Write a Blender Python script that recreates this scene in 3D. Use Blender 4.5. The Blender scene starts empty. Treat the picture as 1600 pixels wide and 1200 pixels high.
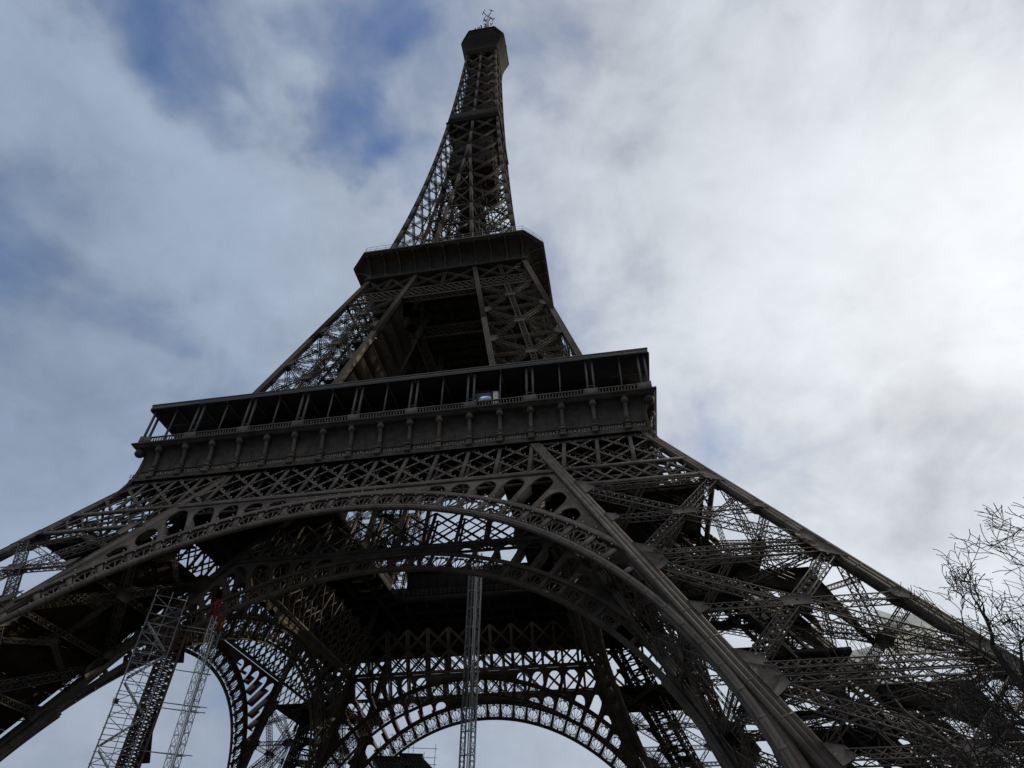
import bpy, math, random
import numpy as np
from math import sin, cos, tan, radians as R, degrees, pi, sqrt, atan2, exp, log
from mathutils import Vector, Matrix
from mathutils.geometry import tessellate_polygon
random.seed(7)
scene = bpy.context.scene
col = scene.collection

# ------------------------------------------------------------------ camera
CAM = Vector((28.4117, -97.9148, 3.38))
YAW, PITCH, ROLL = 0.1718, 0.7418, 0.0049
cam = bpy.data.cameras.new('camera')
cam.sensor_width = 36.0
cam.lens = 36.0 * 1011.169 / 1600.0
cam.clip_start = 0.3
cam.clip_end = 12000
camo = bpy.data.objects.new('camera', cam)
col.objects.link(camo)
_F = Vector((-sin(YAW) * cos(PITCH), cos(YAW) * cos(PITCH), sin(PITCH)))
_R = Vector((cos(YAW), sin(YAW), 0))
_U = _R.cross(_F)
_R, _U = _R * cos(ROLL) + _U * sin(ROLL), -_R * sin(ROLL) + _U * cos(ROLL)
camo.matrix_world = Matrix(((_R.x, _U.x, -_F.x, CAM.x), (_R.y, _U.y, -_F.y, CAM.y), (_R.z, _U.z, -_F.z, CAM.z), (0, 0, 0, 1)))
scene.camera = camo


def at(az, el, d):
    """point seen from the viewpoint at azimuth az (degrees right of +Y), elevation el, horizontal distance d"""
    return Vector((CAM.x + d * sin(R(az)), CAM.y + d * cos(R(az)), CAM.z + d * tan(R(el))))


# ------------------------------------------------------------------ sky and sun
SUN_EL, SUN_AZ = R(34.0), R(47.0)          # azimuth clockwise from +Y
SUN_DIR = Vector((cos(SUN_EL) * sin(SUN_AZ), cos(SUN_EL) * cos(SUN_AZ), sin(SUN_EL)))
world = bpy.data.worlds.new('World')
scene.world = world
world.use_nodes = True


class NT:
    def __init__(s, tree):
        s.t = tree
        s.n = tree.nodes
        s.l = tree.links

    def new(s, typ, **kw):
        n = s.n.new(typ)
        for k, v in kw.items():
            setattr(n, k, v)
        return n

    def link(s, a, b):
        s.l.new(a, b)

    def val(s, x, sock):
        if isinstance(x, (int, float)):
            sock.default_value = x
        elif isinstance(x, (tuple, list, Vector)):
            sock.default_value = tuple(x) if len(x) == len(sock.default_value) else tuple(x) + (1,)
        else:
            s.link(x, sock)

    def math(s, op, a, b=0.0, c=None, clamp=False):
        n = s.new('ShaderNodeMath', operation=op, use_clamp=clamp)
        s.val(a, n.inputs[0])
        s.val(b, n.inputs[1])
        if c is not None:
            s.val(c, n.inputs[2])
        return n.outputs[0]

    def vmath(s, op, a, b=(0, 0, 0)):
        n = s.new('ShaderNodeVectorMath', operation=op)
        s.val(a, n.inputs[0])
        s.val(b, n.inputs[1])
        return n.outputs['Value'] if op == 'DOT_PRODUCT' else n.outputs[0]

    def smooth(s, x, a, b):
        n = s.new('ShaderNodeMapRange', interpolation_type='SMOOTHSTEP')
        s.val(x, n.inputs[0])
        n.inputs[1].default_value = a
        n.inputs[2].default_value = b
        return n.outputs[0]

    def mix(s, f, a, b):
        n = s.new('ShaderNodeMix', data_type='RGBA')
        s.val(f, n.inputs[0])
        s.val(a, n.inputs[6])
        s.val(b, n.inputs[7])
        return n.outputs[2]

    def noise(s, vec, scale, detail=6, rough=0.55, dist=0.0):
        n = s.new('ShaderNodeTexNoise')
        s.link(vec, n.inputs['Vector'])
        n.inputs['Scale'].default_value = scale
        n.inputs['Detail'].default_value = detail
        n.inputs['Roughness'].default_value = rough
        n.inputs['Distortion'].default_value = dist
        return n.outputs[0]


w = NT(world.node_tree)
w.n.clear()
out = w.new('ShaderNodeOutputWorld')
sky = w.new('ShaderNodeTexSky', sky_type='NISHITA')
sky.sun_disc = False
sky.sun_elevation = SUN_EL
sky.sun_rotation = SUN_AZ
sky.altitude = 30
sky.air_density = 1.0
sky.dust_density = 0.0
sky.ozone_density = 5.0
bg_sky = w.new('ShaderNodeBackground')
bg_sky.inputs[1].default_value = 0.095
w.link(w.vmath('MULTIPLY', sky.outputs[0], (0.80, 1.14, 1.46)), bg_sky.inputs[0])
tc = w.new('ShaderNodeTexCoord')
d = tc.outputs['Generated']
sep = w.new('ShaderNodeSeparateXYZ')
w.link(d, sep.inputs[0])
cl = w.vmath('MULTIPLY', d, (1.0, 1.0, 1.35))
n_big = w.noise(cl, 1.9, 4, 0.5, 0.3)
n_mid = w.noise(cl, 4.6, 9, 0.56, 0.35)
n_fine = w.noise(cl, 14.0, 8, 0.60, 0.3)
# ragged edges for the gaps in the cloud: bend the direction a little with noise
wn = w.new('ShaderNodeTexNoise')
w.link(cl, wn.inputs['Vector'])
wn.inputs['Scale'].default_value = 5.0
wn.inputs['Detail'].default_value = 6
wv = w.new('ShaderNodeVectorMath', operation='MULTIPLY_ADD')
w.link(wn.outputs['Color'], wv.inputs[0])
wv.inputs[1].default_value = (0.30, 0.30, 0.30)
w.link(w.vmath('ADD', d, (-0.15, -0.15, -0.15)), wv.inputs[2])
dn = w.new('ShaderNodeVectorMath', operation='NORMALIZE')
w.link(wv.outputs[0], dn.inputs[0])
dw = dn.outputs[0]


def patch(az, el, rad):
    k = (cos(R(el)) * sin(R(az)), cos(R(el)) * cos(R(az)), sin(R(el)))
    return w.smooth(w.vmath('DOT_PRODUCT', dw, k), cos(R(rad)), cos(R(rad * 0.12)))


def total(lst):
    acc = None
    for az, el, rad, amp in lst:
        v = w.math('MULTIPLY', patch(az, el, rad), amp)
        acc = v if acc is None else w.math('ADD', acc, v)
    return acc


GAPS = [(-70.6, 57.7, 6.8, 0.18), (-62.8, 57.4, 6.8, 0.191), (-57.8, 56.8, 5.1, 0.123), (-39.4, 60.5, 6.8, 0.248), (-42.8, 69.4, 6.0, 0.169), (-29.3, 57.5, 5.1, 0.143), (-4.9, 66.9, 6.0, 0.13), (-49.2, 39.8, 5.1, 0.143), (12.7, 37.0, 4.2, 0.074), (20.4, 25.4, 4.2, 0.055), (28.0, 18.2, 5.1, 0.055), (-61.6, 49.9, 4.2, 0.071)]
VEILS = [(-55.9, 50.1, 14, 0.14), (-71.3, 53.4, 12, 0.1), (-42.5, 47.6, 14, 0.12), (-48.3, 27.3, 14, 0.16), (-14.7, 12.6, 18, 0.16), (-37.9, 12.3, 14, 0.1), (12.8, 62.3, 16, 0.12), (32.8, 50.9, 16, 0.14)]
dens = w.math('ADD', w.math('MULTIPLY', n_big, 0.45), w.math('MULTIPLY', n_mid, 0.50))
dens = w.math('ADD', dens, w.math('MULTIPLY', n_fine, 0.16))
sund = w.math('MAXIMUM', w.vmath('DOT_PRODUCT', d, tuple(SUN_DIR)), 0.0)
glow = w.math('POWER', sund, 2.6)
glow1 = w.math('POWER', sund, 7.0)
glow2 = w.math('POWER', sund, 90.0)
cover_in = w.math('ADD', dens, w.math('MULTIPLY', glow, 0.13))
cover_in = w.math('SUBTRACT', cover_in, total(GAPS))
cover_in = w.math('ADD', cover_in, total(VEILS))
cover = w.smooth(cover_in, 0.22, 0.70)
cover = w.math('ADD', w.math('MULTIPLY', cover, 0.82), 0.15)
thick = w.smooth(cover_in, 0.45, 0.85)
# cloud brightness: white veils round the sun, grey-blue cloud away from it
base_c = w.mix(glow, (0.27, 0.345, 0.465, 1), (0.79, 0.81, 0.825, 1))
base_c = w.mix(w.math('MULTIPLY', w.math('MULTIPLY', w.math('SUBTRACT', 1.0, w.smooth(sep.outputs[2], 0.16, 0.5)), 0.55), w.math('SUBTRACT', 1.0, glow, clamp=True)), base_c, (0.42, 0.45, 0.50, 1))
lum = w.math('ADD', 0.90, w.math('MULTIPLY', thick, 0.20))
lum = w.math('ADD', lum, w.math('MULTIPLY', w.math('SUBTRACT', n_mid, 0.5), 0.45))
lum = w.math('ADD', lum, w.math('MULTIPLY', w.math('SUBTRACT', n_fine, 0.5), 0.22))
lum = w.math('ADD', lum, w.math('MULTIPLY', glow1, 0.07))
lum = w.math('ADD', lum, w.math('MULTIPLY', glow2, 0.07))
# added fill light for the front: unseen sky high behind the viewer brightened
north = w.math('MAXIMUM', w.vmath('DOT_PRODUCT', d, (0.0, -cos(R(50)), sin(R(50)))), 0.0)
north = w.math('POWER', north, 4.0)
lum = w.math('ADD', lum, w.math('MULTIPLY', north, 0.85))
nlow = w.math('MULTIPLY', w.smooth(w.vmath('DOT_PRODUCT', d, (0.0, -1.0, 0.0)), 0.05, 0.55), w.math('SUBTRACT', 1.0, w.smooth(sep.outputs[2], 0.40, 0.75)))  # unseen low sky on that side dimmed to keep the inner arch dark
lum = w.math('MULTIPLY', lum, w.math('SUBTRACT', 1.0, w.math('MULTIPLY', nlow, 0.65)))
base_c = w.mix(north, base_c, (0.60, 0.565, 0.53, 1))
lum = w.math('SUBTRACT', lum, total([(30.2, 29.3, 6, 0.15), (25.8, 29.4, 5, 0.07), (-55.6, 34.5, 9, 0.12), (-1.7, 69.1, 9, 0.1), (-36.7, 21.0, 9, 0.1)]))
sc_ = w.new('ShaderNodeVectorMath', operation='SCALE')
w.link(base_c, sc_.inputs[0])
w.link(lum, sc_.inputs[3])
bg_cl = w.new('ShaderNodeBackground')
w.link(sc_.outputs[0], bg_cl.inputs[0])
# unseen sky by the horizon, below the picture, dimmed to cut light on undersides
low = w.smooth(sep.outputs[2], 0.02, 0.14)
low = w.math('ADD', w.math('MULTIPLY', low, 0.75), 0.25)
w.link(low, bg_cl.inputs[1])
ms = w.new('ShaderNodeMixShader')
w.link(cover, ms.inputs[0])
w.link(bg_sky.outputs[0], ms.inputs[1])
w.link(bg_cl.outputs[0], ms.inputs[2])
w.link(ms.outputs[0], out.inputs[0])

sl = bpy.data.lights.new('sun', 'SUN')
sl.energy = 2.1
sl.angle = R(0.6)
sl.color = (1.0, 0.90, 0.72)
so = bpy.data.objects.new('sun', sl)
col.objects.link(so)
so.rotation_euler = SUN_DIR.to_track_quat('Z', 'Y').to_euler()

scene.view_settings.view_transform = 'Standard'
scene.view_settings.look = 'None'
scene.view_settings.exposure = 0.0
scene.view_settings.gamma = 1.0
scene.render.engine = 'CYCLES'
scene.cycles.max_bounces = 5
scene.cycles.diffuse_bounces = 2
scene.cycles.glossy_bounces = 2
scene.cycles.transparent_max_bounces = 12


# ------------------------------------------------------------------ materials
def material(name, rgb, rough=0.55, metal=0.0, var=0.25, scale=0.6, dark=None, bump=0.0, spec=0.4, streak=0.0):
    m = bpy.data.materials.new(name)
    m.use_nodes = True
    t = NT(m.node_tree)
    b = t.n['Principled BSDF']
    b.inputs['Roughness'].default_value = rough
    b.inputs['Metallic'].default_value = metal
    b.inputs['Specular IOR Level'].default_value = spec
    g = t.new('ShaderNodeNewGeometry')
    pos = g.outputs['Position']
    n1 = t.noise(pos, scale, 5, 0.6)
    n2 = t.noise(pos, scale * 9, 4, 0.6)
    f = t.math('ADD', t.math('MULTIPLY', n1, 0.65), t.math('MULTIPLY', n2, 0.35))
    f = t.smooth(f, 0.34, 0.66)
    n3 = t.noise(pos, scale * 2.6, 3, 0.5)
    f = t.math('ADD', t.math('MULTIPLY', f, 0.7), t.math('MULTIPLY', t.smooth(n3, 0.42, 0.58), 0.3))
    lo = tuple(c * (1 - var) for c in rgb) if dark is None else dark
    hi = tuple(min(1, c * (1 + var)) for c in rgb)
    c = t.mix(f, lo, hi)
    if streak:
        mp = t.new('ShaderNodeMapping')
        mp.inputs['Scale'].default_value = (1.3, 1.3, 0.11)
        t.link(pos, mp.inputs[0])
        st = t.smooth(t.noise(mp.outputs[0], 1.0, 5, 0.65), 0.56, 0.74)
        c = t.mix(t.math('MULTIPLY', st, streak), c, (rgb[0] * 1.25, rgb[1] * 0.78, rgb[2] * 0.55, 1))
    t.link(c, b.inputs['Base Color'])
    t.link(t.math('ADD', rough - 0.08, t.math('MULTIPLY', n2, 0.16)), b.inputs['Roughness'])
    if bump:
        bp = t.new('ShaderNodeBump')
        bp.inputs['Strength'].default_value = bump
        bp.inputs['Distance'].default_value = 0.05
        t.link(n2, bp.inputs['Height'])
        t.link(bp.outputs[0], b.inputs['Normal'])
    return m


M = {}
M['iron'] = material('brown_iron_paint', (0.140, 0.117, 0.095), 0.68, 0.0, 0.34, 0.35, streak=0.5, spec=0.14)
M['iron2'] = material('upper_iron_paint', (0.118, 0.097, 0.076), 0.7, 0.0, 0.25, 0.3, streak=0.4, spec=0.12)
M['deck'] = material('deck_and_shade_iron', (0.034, 0.029, 0.025), 0.85, 0.0, 0.25, 0.3, spec=0.15)
M['panel'] = material('frieze_and_shade_iron', (0.078, 0.067, 0.057), 0.7, 0.0, 0.35, 0.5, streak=0.35, spec=0.12)
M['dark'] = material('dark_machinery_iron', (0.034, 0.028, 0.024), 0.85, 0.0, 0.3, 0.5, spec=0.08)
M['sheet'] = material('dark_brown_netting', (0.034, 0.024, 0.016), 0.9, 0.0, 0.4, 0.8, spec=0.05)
M['gold'] = material('dull_gilt_letters', (0.36, 0.30, 0.20), 0.55, 0.0, 0.15, 2.0)
M['canopy'] = material('grey_canopy_metal', (0.115, 0.108, 0.098), 0.6, 0.0, 0.12, 0.8)
M['bulb'] = material('pale_bulb_cover', (0.50, 0.49, 0.45), 0.3, 0.0, 0.05, 2.0)
M['galv'] = material('galvanised_tube', (0.30, 0.31, 0.32), 0.42, 0.6, 0.15, 1.5)
M['alu'] = material('bright_hoist_metal', (0.62, 0.62, 0.60), 0.34, 0.55, 0.12, 1.5)
M['red'] = material('red_hoist_paint', (0.30, 0.028, 0.022), 0.5, 0.0, 0.15, 1.5)
M['rust'] = material('rusty_brown_iron', (0.085, 0.052, 0.033), 0.7, 0.0, 0.35, 1.2)
M['wood'] = material('scaffold_boards', (0.22, 0.17, 0.11), 0.8, 0.0, 0.25, 1.5)
M['green'] = material('green_tarpaulin', (0.060, 0.066, 0.058), 0.7, 0.0, 0.5, 0.9)
M['bark'] = material('dark_winter_bark', (0.050, 0.043, 0.036), 0.9, 0.0, 0.35, 2.5, bump=0.6)
M['ground'] = material('dark_gravel_ground', (0.060, 0.056, 0.050), 0.95, 0.0, 0.25, 0.15, bump=0.3)  # unseen ground, colour darkened to cut light bounced up under the tower
M['lawn'] = material('winter_grass', (0.035, 0.05, 0.02), 0.95, 0.0, 0.3, 0.3)
M['stone'] = material('masonry_base', (0.34, 0.31, 0.26), 0.85, 0.0, 0.2, 0.4, bump=0.4)
M['white'] = material('white_box_paint', (0.62, 0.62, 0.60), 0.5, 0.0, 0.08, 1.0)
M['mast'] = material('pale_antenna_paint', (0.5, 0.5, 0.48), 0.5, 0.1, 0.1, 1.0)


def m_glass():
    m = bpy.data.materials.new('sky_reflecting_glass')
    m.use_nodes = True
    t = NT(m.node_tree)
    b = t.n['Principled BSDF']
    b.inputs['Base Color'].default_value = (0.42, 0.52, 0.62, 1)
    b.inputs['Metallic'].default_value = 0.75
    b.inputs['Roughness'].default_value = 0.05
    return m


def m_net():
    m = bpy.data.materials.new('pale_safety_net')
    m.use_nodes = True
    t = NT(m.node_tree)
    t.n.clear()
    o = t.new('ShaderNodeOutputMaterial')
    df = t.new('ShaderNodeBsdfDiffuse')
    df.inputs[0].default_value = (0.60, 0.62, 0.60, 1)
    tl = t.new('ShaderNodeBsdfTranslucent')
    tl.inputs[0].default_value = (0.62, 0.64, 0.62, 1)
    tr = t.new('ShaderNodeBsdfTransparent')
    a = t.new('ShaderNodeMixShader')
    a.inputs[0].default_value = 0.6
    t.link(df.outputs[0], a.inputs[1])
    t.link(tl.outputs[0], a.inputs[2])
    b = t.new('ShaderNodeMixShader')
    b.inputs[0].default_value = 0.35
    t.link(a.outputs[0], b.inputs[1])
    t.link(tr.outputs[0], b.inputs[2])
    t.link(b.outputs[0], o.inputs[0])
    return m


M['glass'] = m_glass()
M['net'] = m_net()

# ------------------------------------------------------------------ mesh helpers
_SG = np.array([(-1, -1), (1, -1), (1, 1), (-1, 1)], float)
_QF = np.array([(0, 1, 2, 3), (7, 6, 5, 4), (0, 4, 5, 1), (1, 5, 6, 2), (2, 6, 7, 3), (3, 7, 4, 0)], np.int64)


class MB:
    """collects boxes, bars, plates and tubes; build() links them as ONE mesh object"""

    def __init__(s):
        s.B = []
        s.V = []
        s.Fc = []

    def bar(s, a, b, wd, h=None, up=None):
        s.B.append((a[0], a[1], a[2], b[0], b[1], b[2], wd, wd if h is None else h,
                    *((0.0, 0.0, 0.0) if up is None else (up[0], up[1], up[2]))))

    def box(s, x0, x1, y0, y1, z0, z1):
        ym, zm = (y0 + y1) / 2, (z0 + z1) / 2
        s.bar((x0, ym, zm), (x1, ym, zm), abs(y1 - y0), abs(z1 - z0), (0, 0, 1))

    def face(s, vs, fs):
        o = len(s.V)
        s.V.extend([tuple(v) for v in vs])
        s.Fc.extend([tuple(i + o for i in f) for f in fs])

    def prism(s, outer, holes, fmap, t0, t1):
        """flat plate with holes: 2-D loops mapped by fmap(p, q, depth)"""
        loops = [outer] + list(holes)
        tris = tessellate_polygon([[Vector((p[0], p[1], 0)) for p in lp] for lp in loops])
        flat = [p for lp in loops for p in lp]
        n = len(flat)
        vs = [fmap(p[0], p[1], t0) for p in flat] + [fmap(p[0], p[1], t1) for p in flat]
        fs = [tuple(t) for t in tris] + [tuple(i + n for i in reversed(t)) for t in tris]
        k = 0
        for lp in loops:
            m = len(lp)
            for i in range(m):
                j = (i + 1) % m
                fs.append((k + i, k + j, k + j + n, k + i + n))
            k += m
        s.face(vs, fs)

    def tube(s, pts, radii, sides=6):
        pts = [Vector(p) for p in pts]
        n = len(pts)
        vs, fs = [], []
        prev = None
        for i, p in enumerate(pts):
            dv = (pts[min(i + 1, n - 1)] - pts[max(i - 1, 0)])
            dv = dv.normalized() if dv.length > 1e-9 else Vector((0, 0, 1))
            if prev is None:
                a = Vector((0, 0, 1)) if abs(dv.z) < 0.9 else Vector((1, 0, 0))
                prev = dv.cross(a).normalized()
            u = (prev - dv * prev.dot(dv)).normalized()
            prev = u
            v = dv.cross(u)
            for k in range(sides):
                q = 2 * pi * k / sides
                vs.append(p + (u * cos(q) + v * sin(q)) * radii[i])
        for i in range(n - 1):
            for k in range(sides):
                k2 = (k + 1) % sides
                fs.append((i * sides + k, i * sides + k2, (i + 1) * sides + k2, (i + 1) * sides + k))
        fs.append(tuple(range(sides))[::-1])
        fs.append(tuple((n - 1) * sides + k for k in range(sides)))
        s.face(vs, fs)

    def mesh(s, name):
        me = bpy.data.meshes.new(name)
        V = np.zeros((0, 3))
        Lq = np.zeros((0,), np.int64)
        St = np.zeros((0,), np.int64)
        if s.B:
            A = np.array(s.B, float)
            p0, p1 = A[:, 0:3], A[:, 3:6]
            dv = p1 - p0
            ln = np.linalg.norm(dv, axis=1, keepdims=True)
            dv = dv / np.maximum(ln, 1e-9)
            up = A[:, 8:11].copy()
            none = np.abs(up).sum(1) < 1e-9
            up[none] = np.where(np.abs(dv[none, 2:3]) < 0.95, np.array([[0, 0, 1.0]]), np.array([[1.0, 0, 0]]))
            sd = np.cross(dv, up)
            bad = np.linalg.norm(sd, axis=1) < 1e-6
            if bad.any():
                sd[bad] = np.cross(dv[bad], np.array([[0.31, 0.77, 0.55]]))
            sd /= np.linalg.norm(sd, axis=1, keepdims=True)
            u2 = np.cross(sd, dv)
            hw, hh = A[:, 6:7] / 2, A[:, 7:8] / 2
            vs = np.empty((len(A), 8, 3))
            for i in range(4):
                off = sd * hw * _SG[i, 0] + u2 * hh * _SG[i, 1]
                vs[:, i] = p0 + off
                vs[:, i + 4] = p1 + off
            V = vs.reshape(-1, 3)
            q = (_QF[None] + (np.arange(len(A)) * 8)[:, None, None]).reshape(-1)
            Lq = q
            St = np.arange(0, len(q), 4)
        if s.V:
            base = len(V)
            V = np.concatenate([V, np.array(s.V, float)])
            extra = [i + base for f in s.Fc for i in f]
            cnt = np.array([len(f) for f in s.Fc])
            st = np.concatenate([[0], np.cumsum(cnt)[:-1]]) + len(Lq)
            Lq = np.concatenate([Lq, np.array(extra, np.int64)])
            St = np.concatenate([St, st])
        me.vertices.add(len(V))
        me.vertices.foreach_set('co', V.astype(np.float32).ravel())
        me.loops.add(len(Lq))
        me.loops.foreach_set('vertex_index', Lq.astype(np.int32))
        me.polygons.add(len(St))
        me.polygons.foreach_set('loop_start', St.astype(np.int32))
        me.update(calc_edges=True)
        me.validate()
        return me

    def build(s, name, mat, parent=None, loc=None, rotz=0.0, label=None):
        me = s.mesh(name)
        me.materials.append(M[mat] if isinstance(mat, str) else mat)
        o = bpy.data.objects.new(name, me)
        col.objects.link(o)
        if parent is not None:
            o.parent = parent
        if loc is not None:
            o.location = loc
        if rotz:
            o.rotation_euler = (0, 0, rotz)
        if label:
            o['label'] = label
        return o


def thing(name, label, cat, loc=(0, 0, 0), rotz=0.0, group=None):
    o = bpy.data.objects.new(name, None)
    col.objects.link(o)
    o.location = loc
    o.rotation_euler = (0, 0, rotz)
    tag(o, label, cat, group)
    return o


def tag(o, label, cat, group=None, kind=None):
    if label:
        o['label'] = label
    if cat:
        o['category'] = cat
    if group:
        o['group'] = group
    if kind:
        o['kind'] = kind
    return o


def dup(o, parent, loc=None, rotz=None):
    c = o.copy()
    col.objects.link(c)
    c.parent = parent
    if loc is not None:
        c.location = loc
    if rotz is not None:
        c.rotation_euler = (0, 0, rotz)
    for ch in list(o.children):
        dup(ch, c)
    return c


def four(o):
    """the same part on the other three sides of the square tower"""
    return [o] + [dup(o, o.parent, rotz=k * pi / 2) for k in (1, 2, 3)]


def lerp(a, b, t):
    return a + (b - a) * t


def V3(*a):
    return Vector(a)


def girder(mb, a, b, n, wd, dp, r, pitch, cross=True, lace=None, sides=True):
    """open lattice box girder from a to b: four angle bars laced on every side"""
    a, b, n = Vector(a), Vector(b), Vector(n)
    dv = b - a
    L = dv.length
    if L < 0.3:
        return
    dv /= L
    e = dv.cross(n).normalized()
    n = e.cross(dv).normalized()
    lace = lace or r * 0.7
    for su in (-1, 1):
        for sv in (-1, 1):
            o = e * (su * wd / 2) + n * (sv * dp / 2)
            mb.bar(a + o, b + o, r, r, n)
    k = max(1, round(L / pitch))
    for i in range(k):
        p, q = a + dv * (L * i / k), a + dv * (L * (i + 1) / k)
        for sv in (-1, 1):
            o = n * (sv * dp / 2)
            s1 = 1 if (i + (sv > 0)) % 2 else -1
            mb.bar(p + e * (s1 * wd / 2) + o, q - e * (s1 * wd / 2) + o, lace, lace * 0.5, n)
            if cross:
                mb.bar(p - e * (s1 * wd / 2) + o, q + e * (s1 * wd / 2) + o, lace, lace * 0.5, n)
        if sides:
            for su in (-1, 1):
                o = e * (su * wd / 2)
                s1 = 1 if i % 2 else -1
                mb.bar(p + n * (s1 * dp / 2) + o, q - n * (s1 * dp / 2) + o, lace, lace * 0.5, e)


def chord(mb, a, b, n, s, strips=True):
    """built-up box chord: recessed core, corner angles and proud strips leaving dark grooves"""
    a, b, n = Vector(a), Vector(b), Vector(n)
    dv = (b - a).normalized()
    e = dv.cross(n).normalized()
    n = e.cross(dv).normalized()
    mb.bar(a, b, s * 0.90, s * 0.90, n)
    k_ = int((b - a).length / 3.7) if strips else 0
    for i in range(1, k_):
        q = a.lerp(b, (i + .5 * (i % 2) * .3) / k_)
        mb.bar(q - dv * .07, q + dv * .07, s * 0.955, s * 0.955, n)
    if strips:
        for sv in (-1, 1):
            for off in (-0.34, 0.02, 0.36):
                o = n * (sv * s * 0.437) + e * (off * s)
                mb.bar(a + o, b + o, s * (0.32 if abs(off) > .1 else 0.31), s * 0.07, n)
    else:
        for su in (-1, 1):
            for sv in (-1, 1):
                o = e * (su * s * 0.38) + n * (sv * s * 0.38)
                mb.bar(a + o, b + o, s * 0.24, s * 0.24, n)


# ------------------------------------------------------------------ profile of the tower (metres)
def og(z):
    return 59.044 + (33.626 - 59.044) * (z - 5) / 48.0


def ig(z):
    return 41.844 + (19.724 - 41.844) * (z - 5) / 48.0


def o2(z):
    return 29.234 + (17.522 - 29.234) * (z - 63) / 47.0


def i2(z):
    return 14.806 + (6.824 - 14.806) * (z - 63) / 47.0


_la, _lb, _lc = log(15.749), log(10.68), log(5.278)


def us(z):
    a, b, c = 118, 160, 268
    return exp(_la * (z - b) * (z - c) / ((a - b) * (a - c)) + _lb * (z - a) * (z - c) / ((b - a) * (b - c))
               + _lc * (z - a) * (z - b) / ((c - a) * (c - b)))


def ui(z):
    return max(0.0, 5.14 + (1.89 - 5.14) * (z - 118) / 42.0)


SO = (59.044 - 33.626) / 48.0
SI = (41.844 - 19.724) / 48.0


def plane_map(kind):
    """front face of the tower: (x, z, depth inwards) -> world, on the outer or the inner face"""
    sl_, fn = (SO, og) if kind == 'o' else (SI, ig)
    q = sqrt(1 + sl_ * sl_)
    return lambda x, z, dd=0.0: Vector((x, -fn(z) + dd / q, z - dd * sl_ / q))


NO = Vector((0, -1, SO)).normalized()
NI = Vector((0, -1, SI)).normalized()
tower = thing('iron_tower', 'tall dark brown wrought iron lattice tower on four arched legs, filling the picture', 'tower')

ZC, RI, RX = 3.7, 37.5, 40.45            # arch: centre height, inner and outer radius
STEP = R(3.84)
BAY = 35.85 * 2 / 18.0


def pol(r, th):
    return (r * sin(th), ZC + r * cos(th))


def rmax(th):
    """how far the spandrel reaches along this radius before the belt or the leg chord"""
    r1 = (44.75 - ZC) / max(0.05, cos(th))
    # leg chord: r sin = ig(ZC + r cos) - 1.15
    r2 = (ig(ZC) - 1.15) / (abs(sin(th)) + SI * cos(th))
    return min(r1, r2)


def ringplate(mb, fm, r0, r1, d0, d1, t0, t1, n):
    """curved flange between radii, swept along the arch"""
    vs, fs = [], []
    for i in range(n + 1):
        th = lerp(t0, t1, i / n)
        for r, dd in ((r0, d0), (r1, d0), (r1, d1), (r0, d1)):
            x, z = pol(r, th)
            vs.append(fm(x, z, dd))
    for i in range(n):
        for k in range(4):
            k2 = (k + 1) % 4
            fs.append((i * 4 + k, i * 4 + k2, i * 4 + 4 + k2, i * 4 + 4 + k))
    fs += [(3, 2, 1, 0), (n * 4, n * 4 + 1, n * 4 + 2, n * 4 + 3)]
    mb.face(vs, fs)


def polyline(mb, fm, pts, wd, dp, n, d=0.1):
    for p, q in zip(pts[:-1], pts[1:]):
        mb.bar(fm(p[0], p[1], d), fm(q[0], q[1], d), wd, dp, n)


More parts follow.
